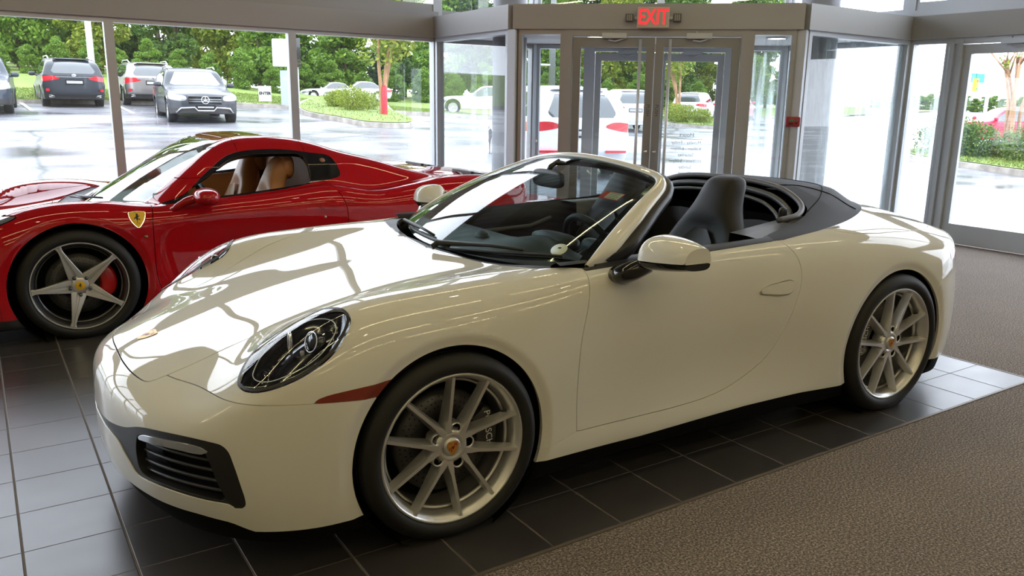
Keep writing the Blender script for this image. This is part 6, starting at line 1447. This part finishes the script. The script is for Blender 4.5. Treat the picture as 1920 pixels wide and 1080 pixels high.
b = MB(); b.box((-19*k, 70*k, -.25), (14*k, 116*k, .25), bev=.05); b.xf(MS).build('sign_box', M_whitep, o); text_mesh('sign_lettering', 'WE L C O M E', 5*k, mat('faint_print', (.35, .36, .38), .5), MS @ Matrix.Translation((-4*k, 92*k, .26)), o, .002)
text_mesh('post_letter', 'G', 8*k, M_whitep, MS @ Matrix.Translation((0, 50*k, .125)), o, .002)
P = np.array(at_depth(561, 34)); k = np.linalg.norm(P[:2]-np.array(CAM_P[:2]))/1521; o = empty('black_sign', (P[0], P[1], gz(P[0], P[1])), 0, 'black box sign on a thin post right of the white box sign', 'sign'); b = MB(); b.box((-5*k, 70*k, -.2), (6*k, 118*k, .2)); b.xf(MS).build('sign_box', M_gloss, o); b = MB(); b.box((-2*k, 0, -.05), (2*k, 70*k, .05)); b.xf(MS).build('post', M_frame_l, o)
# utility pole and yellow guy-wire guard
x, y, z = at_depth(1033, 48); o = empty('utility_pole', (x, y, z), 0, 'grey utility pole behind the white SUV', 'pole'); b = MB(); b.tube([(0, 0, 0), (0, 0, 9)], [.2, .15], 10); b.build('pole', mat('pole_grey', (.12, .13, .13), .7), o); b = MB(); b.box((-1.3, -.05, 2.9), (.2, .05, 3.0)); b.build('cross_arm', M_frame_l, o)
x, y, z = at_depth(992, 44); o = empty('guy_guard', (x, y, z), 0, 'thin yellow guard pole left of the white SUV', 'pole'); b = MB(); b.tube([(0, 0, 0), (.15, 0, 3.6)], [.05, .05], 8); b.build('guard', mat('guard_yellow', (.8, .65, .05), .5), o)
# traffic light and street signs beyond the right door
x, y, z = at_depth(1845, 75); o = empty('signal_pole', (x, y, z), 0, 'pale signal pole beyond the right glass door', 'pole'); b = MB(); b.tube([(0, 0, 0), (0, 0, 7.2)], [.18, .12], 10); b.tube([(0, 0, 6.6), (-2.5, 2.0, 6.7)], [.09, .06], 8); b.build('pole', M_whitep, o)
b = MB(); b.box((-3.1, 0, 3.2), (-.9, .06, 4.0)); b.build('street_sign', mat('sign_green', (.02, .45, .30), .5), o)
x, y, z = at_depth(1820, 72); o = empty('traffic_light', (x, y, 1.5+(206-163)/1521*72), 0, 'small yellow traffic light hanging above the road beyond the right door', 'traffic light'); b = MB(); b.box((-.22, -.15, -.55), (.22, .15, .55)); b.build('housing', mat('signal_yellow', (.55, .38, .04), .5), o)
for zz, c in ((.33, (.6, .05, .03)), (0, (.35, .22, .02)), (-.33, (.02, .25, .1))): b = MB(); b.lathe([(0, -.17), (.12, -.17)], c=(0, 0, zz), n=12); b.build('signal_lens', mat('signal_%d' % int(zz*100+50), c, .4), o)
b = MB(); b.tube([(0, 0, .55), (0, 0, 2.6)], .02, 5); b.build('hanger', M_black, o)
# ------------------------------------------------------------------ cars parked outside
M_pblack = mat('black_car_paint', (.020, .026, .034), .4, 0, .35, spec=.3); M_pgrey = mat('silver_grey_paint', (.22, .21, .20), .3, .6, 1.); M_pwhite = mat('white_car_paint', (.75, .77, .80), .4, 0, .35, spec=.3); M_pred = mat('bright_red_paint', (.55, .015, .05), .4, 0, .35, spec=.3); M_pdark = mat('dark_blue_paint', (.02, .03, .045), .4, 0, .35, spec=.3)
def tail_at(u, D, heading, L, fo):
    """origin of a car whose tail stands at this sight line and depth"""
    x, y, z = at_depth(u, D); h = heading; k = L-fo; return (x+math.sin(h)*k, y+math.cos(h)*k, float(gz(x, y)))
def nose_at(u, D, heading, fo):
    x, y, z = at_depth(u, D); h = heading; return (x-math.sin(h)*fo, y-math.cos(h)*fo, float(gz(x, y)))
hd = math.radians
make_car('parked_suv', tail_at(145, 27.6, hd(0), 4.9, .95), hd(0), 'black SUV seen from behind, parked left of the white light pole', M_pblack, L=4.9, H=1.70, wb=2.79, fo=.95, belt=1.08, extra=rear_extras, rail=True)
make_car('parked_suv', tail_at(292, 30., hd(0), 4.66, .88), hd(0), 'silver grey SUV seen from behind, partly hidden by the black one', M_pgrey, H=1.64, belt=1.04, fo=.88, rail=True, extra=rear_extras, seed=.3)
make_car('parked_suv', nose_at(388, 23.6, hd(184), .86), hd(184), 'black SUV facing the window, round star emblem on its chrome grille', M_pblack, L=4.66, H=1.64, belt=1.04, fo=.86, hood=1.0, nose=.84, extra=nose_extras, rail=True, seed=.2)
make_car('parked_suv', nose_at(-50, 23.2, hd(184), .95), hd(184), 'dark SUV cut off by the left edge of the photo', M_pdark, L=4.9, W=.98, H=1.75, wb=2.9, fo=.95, hood=1.08, nose=.90, belt=1.1, seed=.5)
make_car('parked_suv', tail_at(1090, 15.2, hd(21), 5.0, .95), hd(21), 'white SUV seen from behind through the entrance doors', M_pwhite, L=5.05, W=.98, H=1.74, wb=3.0, fo=.95, belt=1.08, extra=white_extras, trim=M_pwhite, seed=.1)
x, y, z = at_depth(632, 58); make_car('passing_sedan', (x, y, z), hd(-78), 'white sedan on the road, nearest the island tree', M_pwhite, L=4.8, W=.92, H=1.44, fo=.9, hood=.92, nose=.70, belt=.92, suv=False, trim=M_pwhite)
x, y, z = at_depth(585, 66); make_car('passing_sedan', (x, y, z), hd(-80), 'white sedan mostly hidden behind the other passing white sedan', M_pwhite, L=4.8, W=.92, H=1.44, fo=.9, hood=.92, nose=.70, belt=.92, suv=False, trim=M_pwhite)
x, y, z = at_depth(850, 42); make_car('parked_sedan', (x, y, z), hd(-60), 'white car seen through the left side pane of the entrance', M_pwhite, L=4.7, W=.92, H=1.46, fo=.9, hood=.95, nose=.72, belt=.93, suv=False, trim=M_pwhite)
make_car('parked_suv', tail_at(1190, 32, hd(30), 4.7, .9), hd(30), 'white SUV parked right behind the nearer white one', M_pwhite, H=1.68, belt=1.05, seed=.4, trim=M_pwhite)
make_car('parked_suv', tail_at(1288, 46, hd(55), 4.7, .9), hd(55), 'white SUV behind the yellowing shrubs in the right entrance door', M_pwhite, H=1.68, belt=1.05, seed=.7, trim=M_pwhite)
make_car('parked_suv', tail_at(1362, 50, hd(60), 4.6, .9), hd(60), 'red SUV at the right edge of the right entrance door', M_pred, H=1.66, belt=1.05, seed=.9, trim=M_pred)
x, y, z = at_depth(1790, 31); make_car('parked_sedan', (x, y, z), hd(-48), 'bright red car behind the dark rounded shrubs', M_pred, L=4.8, W=.93, H=1.47, fo=.9, hood=.98, nose=.75, belt=.95, suv=False, trim=M_pred)
x, y, z = at_depth(1925, 36); make_car('parked_sedan', (x, y, z), hd(-48), 'white car behind the bare trunks at the right edge', M_pwhite, L=4.8, W=.93, H=1.50, fo=.9, hood=.98, nose=.75, belt=.95, suv=False, trim=M_pwhite)
# ------------------------------------------------------------------ put it together
make_porsche()
make_ferrari()
